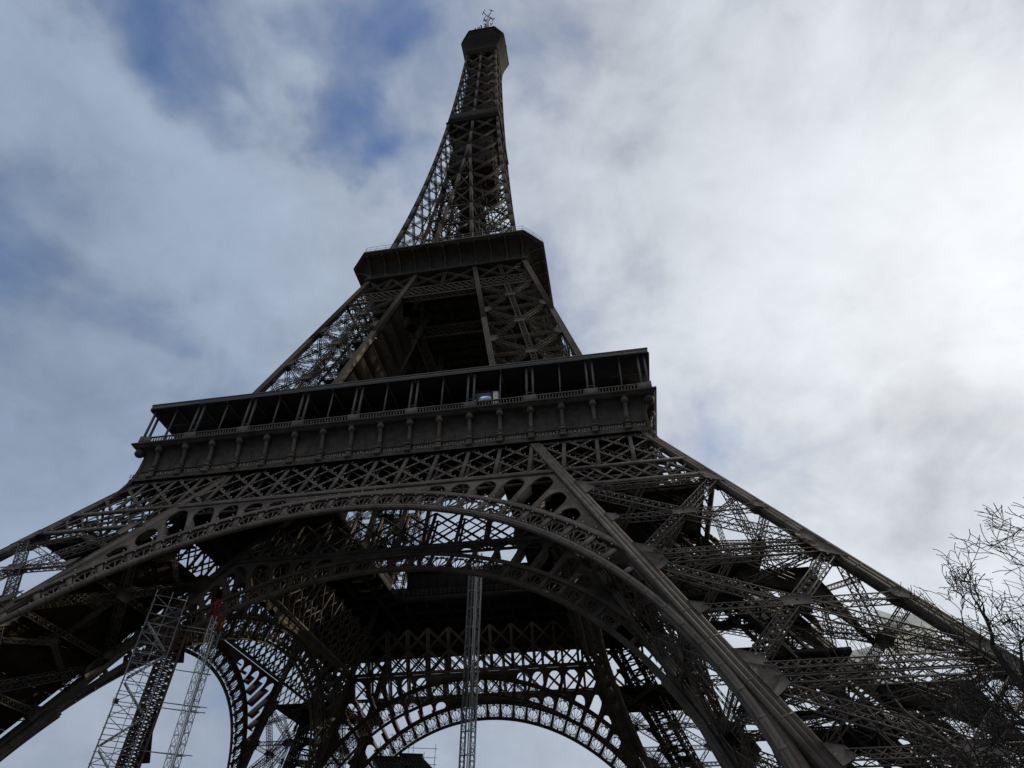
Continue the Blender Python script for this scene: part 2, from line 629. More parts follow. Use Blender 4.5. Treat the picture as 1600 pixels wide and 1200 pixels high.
def arch_part(kind, parent):
    fm = plane_map(kind)
    N = NO if kind == 'o' else NI
    D = 0.20
    mb = MB()
    TE = R(84)
    ringplate(mb, fm, RI, RI + 0.16, -0.22, D, -TE, TE, 120)           # soffit plate
    ringplate(mb, fm, RI + 0.16, RI + 0.50, -0.25, -0.10, -TE, TE, 120)  # front lip
    for i in range(-26, 27):           # splice plates of the ring
        t_ = (i + .5) * R(3.1)
        ringplate(mb, fm, RI - 0.006, RI + 0.506, -0.255, D + .006, t_ - .003, t_ + .003, 1)
    TX = R(48.5)
    ringplate(mb, fm, RX, RX + 0.14, -0.22, D + 0.1, -TX, TX, 90)
    ringplate(mb, fm, RX - 0.46, RX - 0.003, -0.24, -0.08, -TX, TX, 90)
    # solid web where the ring runs down beside the leg
    for sgn in (-1, 1):
        ringplate(mb, fm, RI + 0.62, RI + 1.15, 0.05, 0.2, sgn * R(57), sgn * TE, 40)
        ringplate(mb, fm, RI, RI + 0.8, D, D + 0.5, sgn * R(57), sgn * TE, 40)
    o = mb.build('arch', 'iron', parent)
    # open filigree between the flanges
    f = MB()
    nk = 12
    ra, rb = RI + 0.55, RX - 0.4
    for k in range(-nk - 2, nk + 3):
        th = k * STEP
        top = min(rb, rmax(th))
        if top < ra + 0.5:
            continue
        p, q = pol(ra, th), pol(top, th)
        f.bar(fm(*p, 0.0), fm(*q, 0.0), 0.52, 0.16, N)
        f.bar(fm(*p, 0.16), fm(*q, 0.16), 0.14, 0.3, N)
    for k in range(-nk - 2, nk + 2):
        tm = (k + 0.5) * STEP
        top = min(rb, rmax((k if k < 0 else k + 1) * STEP))
        if top < ra + 0.9:
            continue
        hgt = top - ra
        hw = (ra * STEP - 0.52) / 2

        def loc(a, bb):
            return pol(ra + bb, tm + a / (ra + bb))
        # round arch carried on short legs, spokes fanning from the foot
        rad = min(hw * 0.94, hgt * 0.55)
        cz = hgt - rad - 0.12
        pts = [loc(-rad, 0.02)] + [loc(rad * cos(pi - t * pi / 12), cz + rad * sin(t * pi / 12)) for t in range(13)] + [loc(rad, 0.02)]
        polyline(f, fm, pts, 0.10, 0.16, N)
        for a in (-52, -27, 0, 27, 52):
            aa = R(a)
            ln = 0.1
            while ln < hgt - 0.05:
                xx, zz = ln * sin(aa), ln * cos(aa)
                if zz > cz and xx * xx + (zz - cz) ** 2 > rad * rad or abs(xx) > rad:
                    break
                ln += 0.05
            f.bar(fm(*loc(0.0, 0.02), 0.08), fm(*loc(ln * sin(aa), ln * cos(aa)), 0.08), 0.085, 0.14, N)
        for sx in (-1, 1):
            for cx_, cz_, rr in ((hw - 0.27, hgt - 0.30, 0.25), (hw - 0.30, 0.30, 0.26), (hw - 0.85, hgt - 0.14, 0.13)):
                pp = [loc(sx * (cx_ + rr * cos(t * pi / 5)), cz_ + rr * sin(t * pi / 5)) for t in range(11)]
                polyline(f, fm, pp, 0.075, 0.12, N)
                pp = [loc(sx * (cx_ + rr * 0.45 * cos(t * pi / 3)), cz_ + rr * 0.45 * sin(t * pi / 3)) for t in range(7)]
                polyline(f, fm, pp, 0.06, 0.1, N)
    f.build('filigree', 'iron', o)
    # spandrel plate pierced by round-headed openings
    s = MB()
    ZT = 45.02
    outer = []
    ts = [lerp(-R(47.0), R(47.0), i / 60) for i in range(61)]
    for t in ts:
        outer.append(pol(RX + 0.1, t))
    xr = ig(ZT) - 0.45
    outer += [(xr, ZT), (-xr, ZT)]
    holes = []
    for sgn in (-1, 1):
        for k in range(3, 12):
            ta, tb = k * STEP, (k + 1) * STEP
            tm = (ta + tb) / 2
            r0 = RX + 0.30
            mg = 0.30 / r0
            la = rmax(ta + mg) - 0.30
            lb = rmax(tb - mg) - 0.30
            lm = rmax(tm) - 0.30
            if min(la, lb, lm) < r0 + 0.28:
                continue
            h0 = min(la, lb, lm)
            crown = min(lm, h0 + 0.9)
            lp = [(r0, ta + mg), (r0, tb - mg)]
            spring = max(r0 + 0.05, h0 - min(1.15, (h0 - r0) * 0.75))
            for i in range(11):
                a = i * pi / 10
                tt = tm + (tb - mg - tm) * cos(a)
                base = lerp(min(spring, h0), spring, 0.5)
                rr = base + (crown - base) * sin(a) ** 0.8
                rr = min(rr, rmax(tt) - 0.28)
                lp.append((rr, tt))
            loop = [pol(r, sgn * t) for r, t in lp]
            holes.append(loop)
            for tt, lim in ((ta, la), (tb, lb)):
                e = mg * (1 if tt == ta else -1)
                top = min(lim, spring)
                if top > r0 + 0.15:
                    s.bar(fm(*pol(r0, sgn * (tt + e * 0.85)), 0.62), fm(*pol(top, sgn * (tt + e * 0.85)), 0.62), 0.10, 1.1, N)
    s.prism(outer, holes, fm, -0.04, 0.10)
    s.build('spandrel', 'iron', o)
    return o


def belt_part(kind, parent):
    """trellis girder under the first gallery"""
    fm = plane_map(kind)
    fn = ig
    N = NO if kind == 'o' else NI
    mb = MB()
    z1, z0, z2 = 52.3, 45.35, 41.95
    zm = (z1 + z0) / 2
    xi0, xi1 = ig(z0) - 0.5, ig(z1) - 0.4
    mb.bar(fm(-xi0, z0), fm(xi0, z0), 0.55, 0.34, N)
    mb.bar(fm(-xi0, z0 - 0.42, -0.12), fm(xi0, z0 - 0.42, -0.12), 0.14, 0.3, N)
    lim = 9 if kind == 'o' else 5
    for dep, wf in ((0.0, 1.0), (1.3, 0.6)):
        if dep:
            mb.bar(fm(-xi0, z0, dep), fm(xi0, z0, dep), 0.4, 0.2, N)
        for k in range(-8, 9):
            x = k * BAY
            lo, hi = z0, z1
            if abs(x) < ig(z1) - 0.6:
                mb.bar(fm(x, lo, dep), fm(x, hi, dep), 0.46 * wf, 0.22, N)
            elif abs(x) < ig(z0):
                # cut short by the leg chord
                zt = 53 - (abs(x) - ig(53)) / SI
                if kind == 'o' and not dep:
                    mb.bar(fm(x, zt, dep), fm(x, hi, dep), 0.46, 0.22, N)
                mb.bar(fm(x, lo, dep), fm(x, zt - 0.6, dep), 0.46 * wf, 0.22, N)
            elif kind == 'o' and abs(x) < og(z0):
                zt = min(z1, 53 - (abs(x) - og(53)) / SO)
                mb.bar(fm(x, z0, dep), fm(x, zt, dep), 0.46 * wf, 0.22, N)
        for k in range(-10, 10):
            xa, xb = k * BAY, (k + 1) * BAY
            for za, zb in ((z0, zm), (zm, z1)):
                for p, q in (((xa, za), (xb, zb)), ((xa, zb), (xb, za))):
                    # clip to the face (or, on the inner face, to the space between the chords)
                    pts = []
                    for i in range(25):
                        t = i / 24
                        x, z = lerp(p[0], q[0], t), lerp(p[1], q[1], t)
                        a = abs(x)
                        ok = a < ig(z) - 0.3 or (kind == 'o' and ig(z) + 0.3 < a < og(z) - 0.3)
                        pts.append((x, z, ok))
                    run = None
                    for pt in pts + [(0, 0, False)]:
                        if pt[2] and run is None:
                            run = [pt, pt]
                        elif pt[2]:
                            run[1] = pt
                        elif run is not None:
                            if abs(run[0][0] - run[1][0]) > 0.3:
                                mb.bar(fm(run[0][0], run[0][1], dep - 0.03 * (zb > za)), fm(run[1][0], run[1][1], dep - 0.03 * (zb > za)), 0.30 * wf, 0.12, N)
                            run = None
    if kind == 'o':
        for sgn in (-1, 1):
            for za, sz in ((z0, 0.5), (z2, 0.5)):
                mb.bar(fm(sgn * (ig(za) + 0.3), za, -0.05), fm(sgn * (og(za) - 0.3), za, -0.05), sz, 0.35, N)
                mb.bar(fm(sgn * (ig(za) + 0.3), za, 1.3), fm(sgn * (og(za) - 0.3), za, 1.3), sz * 0.7, 0.2, N)
            mb.bar(fm(sgn * (ig(51.8) + 0.3), 51.9, 0.02), fm(sgn * (og(51.8) - 0.3), 51.9, 0.02), 0.4, 0.3, N)
            sp = 2.05
            for dep, wf in ((0.0, 1.0), (1.3, 0.6)):
                for k in range(-1, 12):
                    for dirn in (-1, 1):
                        pts = []
                        for i in range(21):
                            z = lerp(z2, z0, i / 20)
                            x = ig(z2) + k * sp + 1.5 + dirn * (i / 20 - 0.5) * 3.1
                            pts.append((x, z, ig(z) + 0.2 < x < og(z) - 0.2))
                        good = [p for p in pts if p[2]]
                        if len(good) > 3:
                            a, b = good[0], good[-1]
                            mb.bar(fm(sgn * a[0], a[1], dep + 0.04 * dirn), fm(sgn * b[0], b[1], dep + 0.04 * dirn), 0.24 * wf, 0.07, N)
        # triangular end plates of the middle span
        for sgn in (-1, 1):
            x0 = 5 * BAY - 0.2
            tri = [(sgn * (x0 - 2.2), z0 + 0.1), (sgn * (ig(z0) - 0.3), z0 + 0.1), (sgn * (ig(z1) - 0.2), z1), (sgn * (ig(z1) - 1.3), z1)]
            hole = [(sgn * (x0 - 0.5), z0 + 0.6), (sgn * (ig(z0) - 2.0), z0 + 0.6), (sgn * (x0 + 0.3), z0 + 3.3), (sgn * (x0 - 0.4), z0 + 3.6)]
    return mb.build('belt_girder', 'iron', parent)


o_arch = arch_part('o', tower)
o_belt = belt_part('o', tower)
i_arch = arch_part('i', tower)
i_arch.name = 'inner_arch'
i_belt = belt_part('i', tower)
i_belt.name = 'inner_belt_girder'
for o in (o_arch, o_belt, i_arch, i_belt):
    four(o)


# ------------------------------------------------------------------ lower legs
def gusset(mb, fmap, x0, x1, z, s=1.0, d=-0.02):
    """toothed plate reaching from the chord into the panel"""
    k = 1 if x1 > x0 else -1
    L = abs(x1 - x0)
    pts = [(x0, z - 1.9 * s), (x0 + k * L * 0.55, z - 1.25 * s), (x1, z - 0.65 * s), (x1, z + 0.15 * s), (x0 + k * L * 0.7, z + 0.15 * s),
           (x0 + k * L * 0.7, z + 0.30 * s), (x1 * 0.97 + x0 * 0.03, z + 0.30 * s), (x0 + k * L * 0.95, z + 0.95 * s), (x0, z + 1.6 * s)]
    mb.prism(pts, [], fmap, d, d + 0.08)


def leg_part(parent):
    ch = MB()
    Z0, Z1 = 5.0, 57.0
    corners = {'oo': (og, og), 'io': (ig, og), 'oi': (og, ig), 'ii': (ig, ig)}
    for key, (fx, fy) in corners.items():
        # the outer chord lies just inside the outline of the leg
        a = V3(fx(Z0) - (.42 if fx is og else 0), -fy(Z0) + (.25 if fy is og else 0), Z0)
        b = V3(fx(Z1) - (.42 if fx is og else 0), -fy(Z1) + (.25 if fy is og else 0), Z1)
        chord(ch, a, b, (0, -1, 0.5), 1.15 if key == 'io' else 0.92)
    leg = ch.build('leg', 'iron', parent)
    br = MB()
    gp = br
    panels = [(41.2, 29.9), (29.1, 18.1), (17.3, 7.4)]
    # faces: (function giving point at parameter t across the face and height z, normal)
    faces = [
        (lambda t, z: V3(lerp(ig(z), og(z), t), -og(z), z), NO, 1.0),
        (lambda t, z: V3(og(z), -lerp(ig(z), og(z), t), z), Vector((1, 0, SO)).normalized(), 1.0),
        (lambda t, z: V3(lerp(ig(z), og(z), t), -ig(z), z), -NI, 0.9),
        (lambda t, z: V3(ig(z), -lerp(ig(z), og(z), t), z), Vector((-1, 0, -SI)).normalized(), 0.9),
    ]
    for fi, (fp, n, wf) in enumerate(faces):
        for zt, zb in panels:
            zm = (zt + zb) / 2
            dpt = n * -0.05
            girder(br, fp(0.05, zt - 0.4), fp(0.95, zb + 0.4), n, 0.95 * wf, 0.6, 0.085, 0.75, cross=True)
            girder(br, fp(0.95, zt - 0.4), fp(0.05, zb + 0.4), n, 0.95 * wf, 0.6, 0.085, 0.75, cross=True)
            girder(br, fp(0.03, zm), fp(0.97, zm), n, 0.7 * wf, 0.5, 0.075, 0.8, cross=True)
            girder(br, fp(0.03, zb + 0.2), fp(0.97, zb + 0.2), n, 0.6 * wf, 0.5, 0.08, 0.7, cross=True)
            if fi == 0:
                girder(br, fp(0.03, zt - 0.1), fp(0.97, zt - 0.1), n, 0.55, 0.5, 0.08, 0.9, cross=False)
            else:
                girder(br, fp(0.03, (zt + zm) / 2), fp(0.5, zt), n, .4, .35, .06, .6, cross=True, sides=False)
                girder(br, fp(0.97, (zt + zm) / 2), fp(0.5, zt), n, .4, .35, .06, .6, cross=True, sides=False)
                girder(br, fp(0.5, zm), fp(0.5, zb), n, .4, .35, .06, .6, cross=True, sides=False)
            # centre plate
            c0 = fp(0.5, zm) + n * 0.36
            ex = (fp(0.6, zm) - fp(0.4, zm)).normalized()
            ez = n.cross(ex)
            gp.prism([(-1.05, -0.52), (1.05, -0.52), (1.05, 0.52), (-1.05, 0.52)], [], lambda p, q, dd, c0=c0, ex=ex, ez=ez, n=n: c0 + ex * p + ez * q + n * dd, 0, 0.07)
            c0 = fp(0.5, zm) - n * 0.43
            gp.prism([(-1.0, -0.5), (1.0, -0.5), (1.0, 0.5), (-1.0, 0.5)], [], lambda p, q, dd, c0=c0, ex=ex, ez=ez, n=n: c0 + ex * p + ez * q + n * dd, 0, 0.07)
            for zz, s in ((zt, 0.75), (zb, 1.0), (zm, 0.4)):
                for t0, t1 in ((0.03, 0.125 if zz != zm else 0.10), (0.97, 0.885 if zz != zm else 0.91)):
                    for off in (0.40, -0.46):
                        def fmap(p, q, dd, fp=fp, n=n, off=off):
                            return fp(p, q) + n * (off + dd)
                        gusset(gp, fmap, t0, t1, zz, s)
    # inside: diaphragms, stair flights and inclined lift track
    for z in (41.5, 29.6, 17.7):
        a, b, c, dd = V3(ig(z), -og(z), z), V3(og(z), -og(z), z), V3(og(z), -ig(z), z), V3(ig(z), -ig(z), z)
        up = Vector((0, 0, 1))
        girder(br, a, c, up, 0.6, 0.5, 0.10, 1.0, cross=False)
        girder(br, b, dd, up, 0.6, 0.5, 0.10, 1.0, cross=False)
        for p, q in ((lerp(a, b, .5), lerp(b, c, .5)), (lerp(b, c, .5), lerp(c, dd, .5)), (lerp(c, dd, .5), lerp(dd, a, .5)), (lerp(dd, a, .5), lerp(a, b, .5))):
            girder(br, p, q, up, 0.5, 0.45, 0.09, 0.9, cross=False, sides=False)
    zs = [41.5, 35.5, 29.6, 23.6, 17.7, 12.5, 7.0]
    for z_a, z_b in zip(zs[:-1], zs[1:]):
        # long internal ties between successive diaphragms
        for (sx, sy), (tx, ty) in (((.5, .0), (1., .5)), ((.5, 1.), (0., .5)), ((.5, .5), (0, 0))):
            p = V3(lerp(ig(z_a), og(z_a), sx), -lerp(ig(z_a), og(z_a), sy), z_a)
            q = V3(lerp(ig(z_b), og(z_b), tx), -lerp(ig(z_b), og(z_b), ty), z_b)
            girder(br, p, q, Vector((1, 0.3, 0)), 0.5, 0.45, 0.085, 0.9, cross=False, sides=False)
    br.build('bracing', 'iron', leg)
    tk = MB()

    def axis(z, sx=0.5, sy=0.5):
        return V3(lerp(ig(z), og(z), sx), -lerp(ig(z), og(z), sy), z)
    side = Vector((1, 1, 0)).normalized()
    for off in (-2.1, 2.1):
        o = side * off
        girder(tk, axis(5) + o, axis(56) + o, Vector((-1, 1, 1)), 0.5, 1.3, 0.2, 1.0, cross=True)
        tk.bar(axis(5) + o * 0.55, axis(56) + o * 0.55, 0.3, 0.5, (-1, 1, 1))
    for i in range(60):
        z = 6 + i * 50 / 60
        tk.bar(axis(z) - side * 2.1, axis(z) + side * 2.1, 0.22, 0.3)
        if i % 2:
            tk.bar(axis(z) - side * 2.1, axis(z + .83) + side * 2.1, 0.16, 0.16)
    for i in range(16):
        z = 8 + i * 3
        # stair flights beside the track
        a_, b_ = axis(z, 0.62, 0.36), axis(z + 1.5, 0.42, 0.30)
        c_ = axis(z + 3, 0.62, 0.36)
        tk.bar(a_, b_, 1.1, 0.18)
        tk.bar(b_, c_, 1.1, 0.18)
        for q in (0.9, 0.5):
            tk.bar(a_ + V3(0, 0, q), b_ + V3(0, 0, q), 0.07)
            tk.bar(b_ + V3(0, 0, q), c_ + V3(0, 0, q), 0.07)
        pt = axis(z + 1.5, 0.38, 0.30)
        tk.box(pt.x - 1.1, pt.x + 1.1, pt.y - 1.0, pt.y + 1.0, pt.z - 0.12, pt.z)
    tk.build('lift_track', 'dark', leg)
    for z, sx, sy, w_, h_ in ((16.5, .45, .35, 3.4, 0.9), (22.3, .55, .5, 3.0, 1.1), (33.0, .70, .55, 2.6, 1.0), (28.0, .35, .62, 2.4, .8)):
        pf = MB()
        p = axis(z, sx, sy)
        pf.box(p.x - w_, p.x + w_, p.y - w_ * 0.6, p.y + w_ * 0.6, z - h_ * 0.35, z)
        pf.box(p.x - w_ * 0.6, p.x + w_ * 0.6, p.y - w_ * 0.45, p.y + w_ * 0.45, z - h_, z - h_ * 0.352)
        for sx_ in (-1, 1):
            for sy_ in (-1, 1):
                pf.bar((p.x + sx_ * w_ * .95, p.y + sy_ * w_ * .55, z), (p.x + sx_ * w_ * .95, p.y + sy_ * w_ * .55, z + 1.1), 0.08)
        for sy_ in (-1, 1):
            pf.bar((p.x - w_, p.y + sy_ * w_ * .57, z + 1.1), (p.x + w_, p.y + sy_ * w_ * .57, z + 1.1), 0.08)
        pf.build('service_platform', 'dark', leg)
    fb = MB()
    z = 41.7
    x0, x1 = ig(z) + .7, lerp(ig(z), og(z), .93)
    fb.box(x0, x1, -x1, -x0, z - .25, z + .05)
    for i in range(9):
        q = lerp(x0 + .2, x1 - .2, i / 8)
        fb.box(q - .1, q + .1, -x1, -x0, z - .75, z - .25)
    fb.build('added_dark_floor', 'deck', leg)  # slab added to block sky and make the leg interior dark
    # curved haunches behind the outer chord
    for z in (29.6, 17.7):
        hn = MB()
        cx, cy = og(z) - 0.6, -lerp(ig(z), og(z), 0.62)
        pts, in_ = [], []
        for i in range(13):
            a = i * pi / 2 / 12
            pts.append((5.2 * (1 - sin(a)), -5.4 * (1 - cos(a)) - 1.5))
        outer = [(0.0, 0.0), (6.2, 0.0), (6.2, -0.9)] + pts[0:] + [(0.0, -6.9)]
        hn.prism([(p[0], p[1]) for p in outer], [], lambda p, q, dd, cx=cx, cy=cy, z=z: V3(cx - p + (-q) * SO * 0.9, cy + dd, z + q + 0.9), -0.5, 0.5)
        hn.build('haunch', 'dark', leg)
    # masonry shoe under each chord
    for fx, fy in corners.values():
        st = MB()
        x, y = fx(5), -fy(5)
        for h0, h1, wd in ((-0.5, 1.0, 4.4), (1.0, 3.6, 3.6), (3.6, 5.0, 2.6)):
            sh = 0.53 * (5 - (h0 + h1) / 2) * 0.35
            st.box(x + sh - wd, x + sh + wd, y - sh - wd, y - sh + wd, h0, h1)
        st.build('masonry_base', 'stone', leg)
    return leg


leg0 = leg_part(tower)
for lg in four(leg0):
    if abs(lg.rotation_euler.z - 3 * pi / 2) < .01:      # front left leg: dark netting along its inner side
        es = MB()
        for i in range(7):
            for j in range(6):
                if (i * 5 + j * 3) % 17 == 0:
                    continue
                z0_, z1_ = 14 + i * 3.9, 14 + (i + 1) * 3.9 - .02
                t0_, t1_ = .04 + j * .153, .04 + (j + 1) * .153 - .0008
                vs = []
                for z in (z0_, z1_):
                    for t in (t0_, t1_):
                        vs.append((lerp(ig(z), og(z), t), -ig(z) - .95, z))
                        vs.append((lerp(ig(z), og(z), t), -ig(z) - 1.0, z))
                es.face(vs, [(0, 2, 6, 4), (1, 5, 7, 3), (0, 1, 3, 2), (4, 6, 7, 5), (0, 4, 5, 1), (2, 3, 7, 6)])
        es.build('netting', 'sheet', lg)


# ------------------------------------------------------------------ first platform
ZL, WL = 57.88, 35.85
fr = MB()
WF = 34.35


def side_box(mb, h, t, z0, z1):
    """one of four boxes that meet end to end round a square of half width h (thickness t)"""
    mb.box(-h, h - t, -h, -h + t, z0, z1)


def side_loft(mb, prof):
    """profile (half width, z) swept along the front side, mitred at the corners"""
    vs, fs = [], []
    for h, z in prof:
        vs += [(-h, -h, z), (h, -h, z)]
    for i in range(len(prof) - 1):
        fs.append((2 * i, 2 * i + 1, 2 * i + 3, 2 * i + 2))
    mb.face(vs, fs)


prof = [(34.75, 52.15), (34.75, 52.55), (34.58, 52.62), (34.58, 52.80), (34.38, 52.84), (34.38, 53.72), (34.50, 53.76), (34.50, 53.90), (WF, 53.94), (WF, 55.9)]
for i in range(1, 9):
    a = i * pi / 16
    prof.append((WF + 1.0 * (1 - cos(a)), 55.9 + 1.3 * sin(a)))
prof += [(35.5, 57.21), (35.72, 57.40), (35.85, 57.62), (35.97, 57.66), (35.97, 57.88), (34.0, 57.885)]
side_loft(fr, prof)
for k in range(18):        # thin vertical seams of the panels
    x = (k - 9 + 0.5) * BAY
    fr.box(x - 0.03, x + 0.03, -WF - 0.035, -WF + .05, 53.95, 55.9)
frieze = fr.build('frieze', 'panel', tower)
cs = MB()
cs.box(-0.42, 0.42, -0.62, 0.0, 0.28, 0.62)
cs.box(-0.36, 0.36, -0.52, 0.0, 0.62, 1.25)
cs.box(-0.44, 0.44, -0.66, 0.0, 1.25, 1.50)
cs.box(-0.40, 0.40, -0.58, 0.0, 1.72, 1.84)
cs.box(-0.16, 0.16, -0.56, 0.0, 1.50, 1.72)
cs.tube([(0, -0.30, 1.84), (0, -0.34, 2.3), (0, -0.42, 3.2), (0, -0.62, 3.9), (0, -0.80, 4.25)], [0.33, 0.29, 0.27, 0.27, 0.26], 8)
ball = []
for i in range(9):
    a = i * pi / 8
    ball.append(((0, -0.82, 4.52 - 0.50 * cos(a)), 0.03 + 0.47 * sin(a)))
cs.tube([b[0] for b in ball], [b[1] for b in ball], 10)
cs.box(-0.34, 0.34, -1.25, 0.0, 4.86, 5.06)
con0 = cs.build('console', 'iron', frieze, loc=(-8 * BAY, -WF, 52.3))
for k in range(-7, 9):
    dup(con0, frieze, loc=(k * BAY, -WF, 52.3))
NAMES = 'SEGUIN LALANDE TRESCA PONCELET BRESSE LAGRANGE BELANGER CUVIER LAPLACE DULONG CHASLES LAVOISIER AMPERE CHEVREUL FLACHAT NAVIER LEGENDRE CHAPTAL'.split()
fours = four(frieze)


def text_mesh(txt, size, extrude):
    cu = bpy.data.curves.new('lettering', 'FONT')
    cu.body = txt
    cu.size = size
    cu.extrude = extrude
    cu.align_x = 'CENTER'
    cu.space_character = 1.30
    cu.resolution_u = 2
    ob = bpy.data.objects.new('lettering', cu)
    col.objects.link(ob)
    bpy.context.view_layer.update()
    dg = bpy.context.evaluated_depsgraph_get()
    me = bpy.data.meshes.new_from_object(ob.evaluated_get(dg))
    bpy.data.objects.remove(ob)
    bpy.data.curves.remove(cu)
    return me


for k, nm in enumerate(NAMES):
    me = text_mesh(nm, 0.72, 0.04)
    me_w = max(v.co.x for v in me.vertices) - min(v.co.x for v in me.vertices)
    me.materials.append(M['gold'])
    o = bpy.data.objects.new('name_lettering', me)
    col.objects.link(o)
    o.parent = frieze
    o.location = ((k - 9 + 0.5) * BAY, -WF - 0.05, 53.05)
    o.rotation_euler = (pi / 2, 0, 0)
    o.scale = (min(1.0, 2.75 / max(.1, me_w)), 1.0, 1.0)

# corner flare running from the frieze down on to the leg chord
cf = MB()
prof = []
for i in range(15):
    t = i / 14
    z = lerp(57.2, 49.6, t)
    q = max(0.0, (55.0 - z) / 5.4)
    prof.append((34.42 + (og(49.6) + 0.07 - 34.42) * q ** 1.9, z))
vs, fs = [], []
for r, z in prof:
    b = r - 0.55
    vs += [(b, -r, z), (r, -r, z), (r, -b, z), (b, -b, z)]
for i in range(len(prof) - 1):
    for k in range(4):
        k2 = (k + 1) % 4
        fs.append((i * 4 + k, i * 4 + 4 + k, i * 4 + 4 + k2, i * 4 + k2))
cf.face(vs, fs)
ballc = [((WF + 0.55, -WF - 0.55, 56.72 - 0.6 * cos(i * pi / 8)), 0.05 + 0.62 * sin(i * pi / 8)) for i in range(9)]
cf.tube([b[0] for b in ballc], [b[1] for b in ballc], 10)
cfo = cf.build('corner_flare', 'panel', tower)
four(cfo)

# floor ring with its joists and the central opening
dk = MB()
HI, HX = 17.6, 13.8                        # half size of the central opening (front to back, side to side, narrowed to cut sun)
for x0, x1, y0, y1 in ((-34.4, 34.4, -34.4, -HI), (-34.4, 34.4, HI, 34.4), (-34.4, -HX, -HI, HI), (HX, 34.4, -HI, HI)):
    dk.box(x0, x1, y0, y1, 56.95, 57.4)
for k in range(-8, 9):
    x = k * BAY
    if abs(x) < HX:
        for sg in (-1, 1):
            dk.box(x - 0.2, x + 0.2, sg * HI, sg * 34.2, 55.2, 56.95)
    else:
        dk.box(x - 0.2, x + 0.2, -34.2, 34.2, 55.2, 56.95)
    if abs(x) < HI:
        for sg in (-1, 1):
            dk.box(sg * HX, sg * 34.2, x - 0.18, x + 0.18, 55.3, 56.948)
    else:
        dk.box(-34.2, 34.2, x - 0.18, x + 0.18, 55.3, 56.948)
for sg in (-1, 1):
    dk.box(-HX, HX, sg * HI - 0.3, sg * HI + 0.3, 56.3, 57.6)
    dk.box(sg * HX - 0.3, sg * HX + 0.3, -HI - .3, HI + .3, 56.32, 57.58)
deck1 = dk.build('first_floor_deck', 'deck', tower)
ir = MB()
for sg in (-1, 1):
    for z in (58.2, 58.6, 59.0):
        ir.bar((-HX, sg * HI, z), (HX, sg * HI, z), 0.06)
        ir.bar((sg * HX, -HI, z), (sg * HX, HI, z), 0.06)
    for i in range(31):
        x, y = lerp(-HX, HX, i / 30), lerp(-HI, HI, i / 30)
        ir.bar((x, sg * HI, 57.4), (x, sg * HI, 59.0), 0.06)
        ir.bar((sg * HX, y, 57.4), (sg * HX, y, 59.0), 0.06)
ir.build('inner_railing', 'iron', deck1)

# railing of the gallery
rl = MB()
YR = 35.35
rl.box(-YR - .1, YR - .1, -YR - 0.10, -YR + 0.10, 58.98, 59.14)
rl.box(-YR - .08, YR - .08, -YR - 0.08, -YR + 0.08, 57.98, 58.08)
n = int(2 * YR / 0.40)
for i in range(n + 1):
    x = -YR + i * 2 * YR / n
    rl.box(x - 0.07, x + 0.07, -YR - 0.05, -YR + 0.05, 57.88, 59.0)
PAIRS = [s * BAY * q for q in (1, 3, 5, 7) for s in (-1, 1)] + [-34.6, 34.6]
for x in PAIRS:
    rl.box(x - 0.85, x + 0.85, -YR - 0.13, -YR + 0.13, 57.88, 59.2)
rl.box(-YR - 0.15, -YR + 0.5, -YR - 0.15, -YR + 0.5, 57.88, 59.35)
four(rl.build('gallery_railing', 'iron', tower))

# canopy: ring roof on paired posts
ZCAN, WC, WI = 65.0, 35.6, 28.3
cn = MB()
for k in range(4):
    pass
cn.box(-WC, WC, -WC, -WI, 64.35, 64.80)
cn.box(-WC, WC, WI, WC, 64.35, 64.80)
cn.box(-WC, -WI, -WI, WI, 64.35, 64.80)
cn.box(WI, WC, -WI, WI, 64.35, 64.80)
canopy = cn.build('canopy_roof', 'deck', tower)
fa = MB()
fa.box(-WC - 0.15, WC, -WC - 0.15, -WC, 64.20, 65.0)
fa.box(-WC - 0.22, WC + 0.15, -WC - 0.22, -WC - 0.15, 64.86, 65.02)
fa.box(-WC - 0.19, WC + 0.15, -WC - 0.19, -WC - 0.15, 64.18, 64.28)
for i in range(-9, 10):
    fa.box(i * BAY - 0.08, i * BAY + 0.08, -WC, -WI, 64.05, 64.348)
fa.box(-WI - .15, WI - .15, -WI - 0.15, -WI + 0.15, 63.8, 64.349)
fas = fa.build('canopy_fascia', 'canopy', canopy)
for k in (1, 2, 3):
    dup(fas, canopy, rotz=k * pi / 2)
pp = MB()
for q in (-0.42, 0.42):
    pp.bar((q, 0, 0), (q, 0, 6.4), 0.26, 0.26)
    pp.bar((q, 0, 0), (q, 0, 0.5), 0.36, 0.36)
    pp.bar((q, 0, 6.1), (q, 0, 6.34), 0.36, 0.36)
pp.bar((-0.42, 0, 1.9), (0.42, 0, 1.9), 0.10)
sp = MB()
sp.bar((0, 0, 0), (0, 0, 6.4), 0.17)
sp.bar((0, 0, 0), (0, 0, 0.3), 0.26)
ip = MB()
ip.bar((0, 0, 0), (0, 0, 6.4), 0.24)
ip.bar((0, 0, 0), (0, 0, 0.5), 0.34)
pp0 = sp0 = ip0 = None
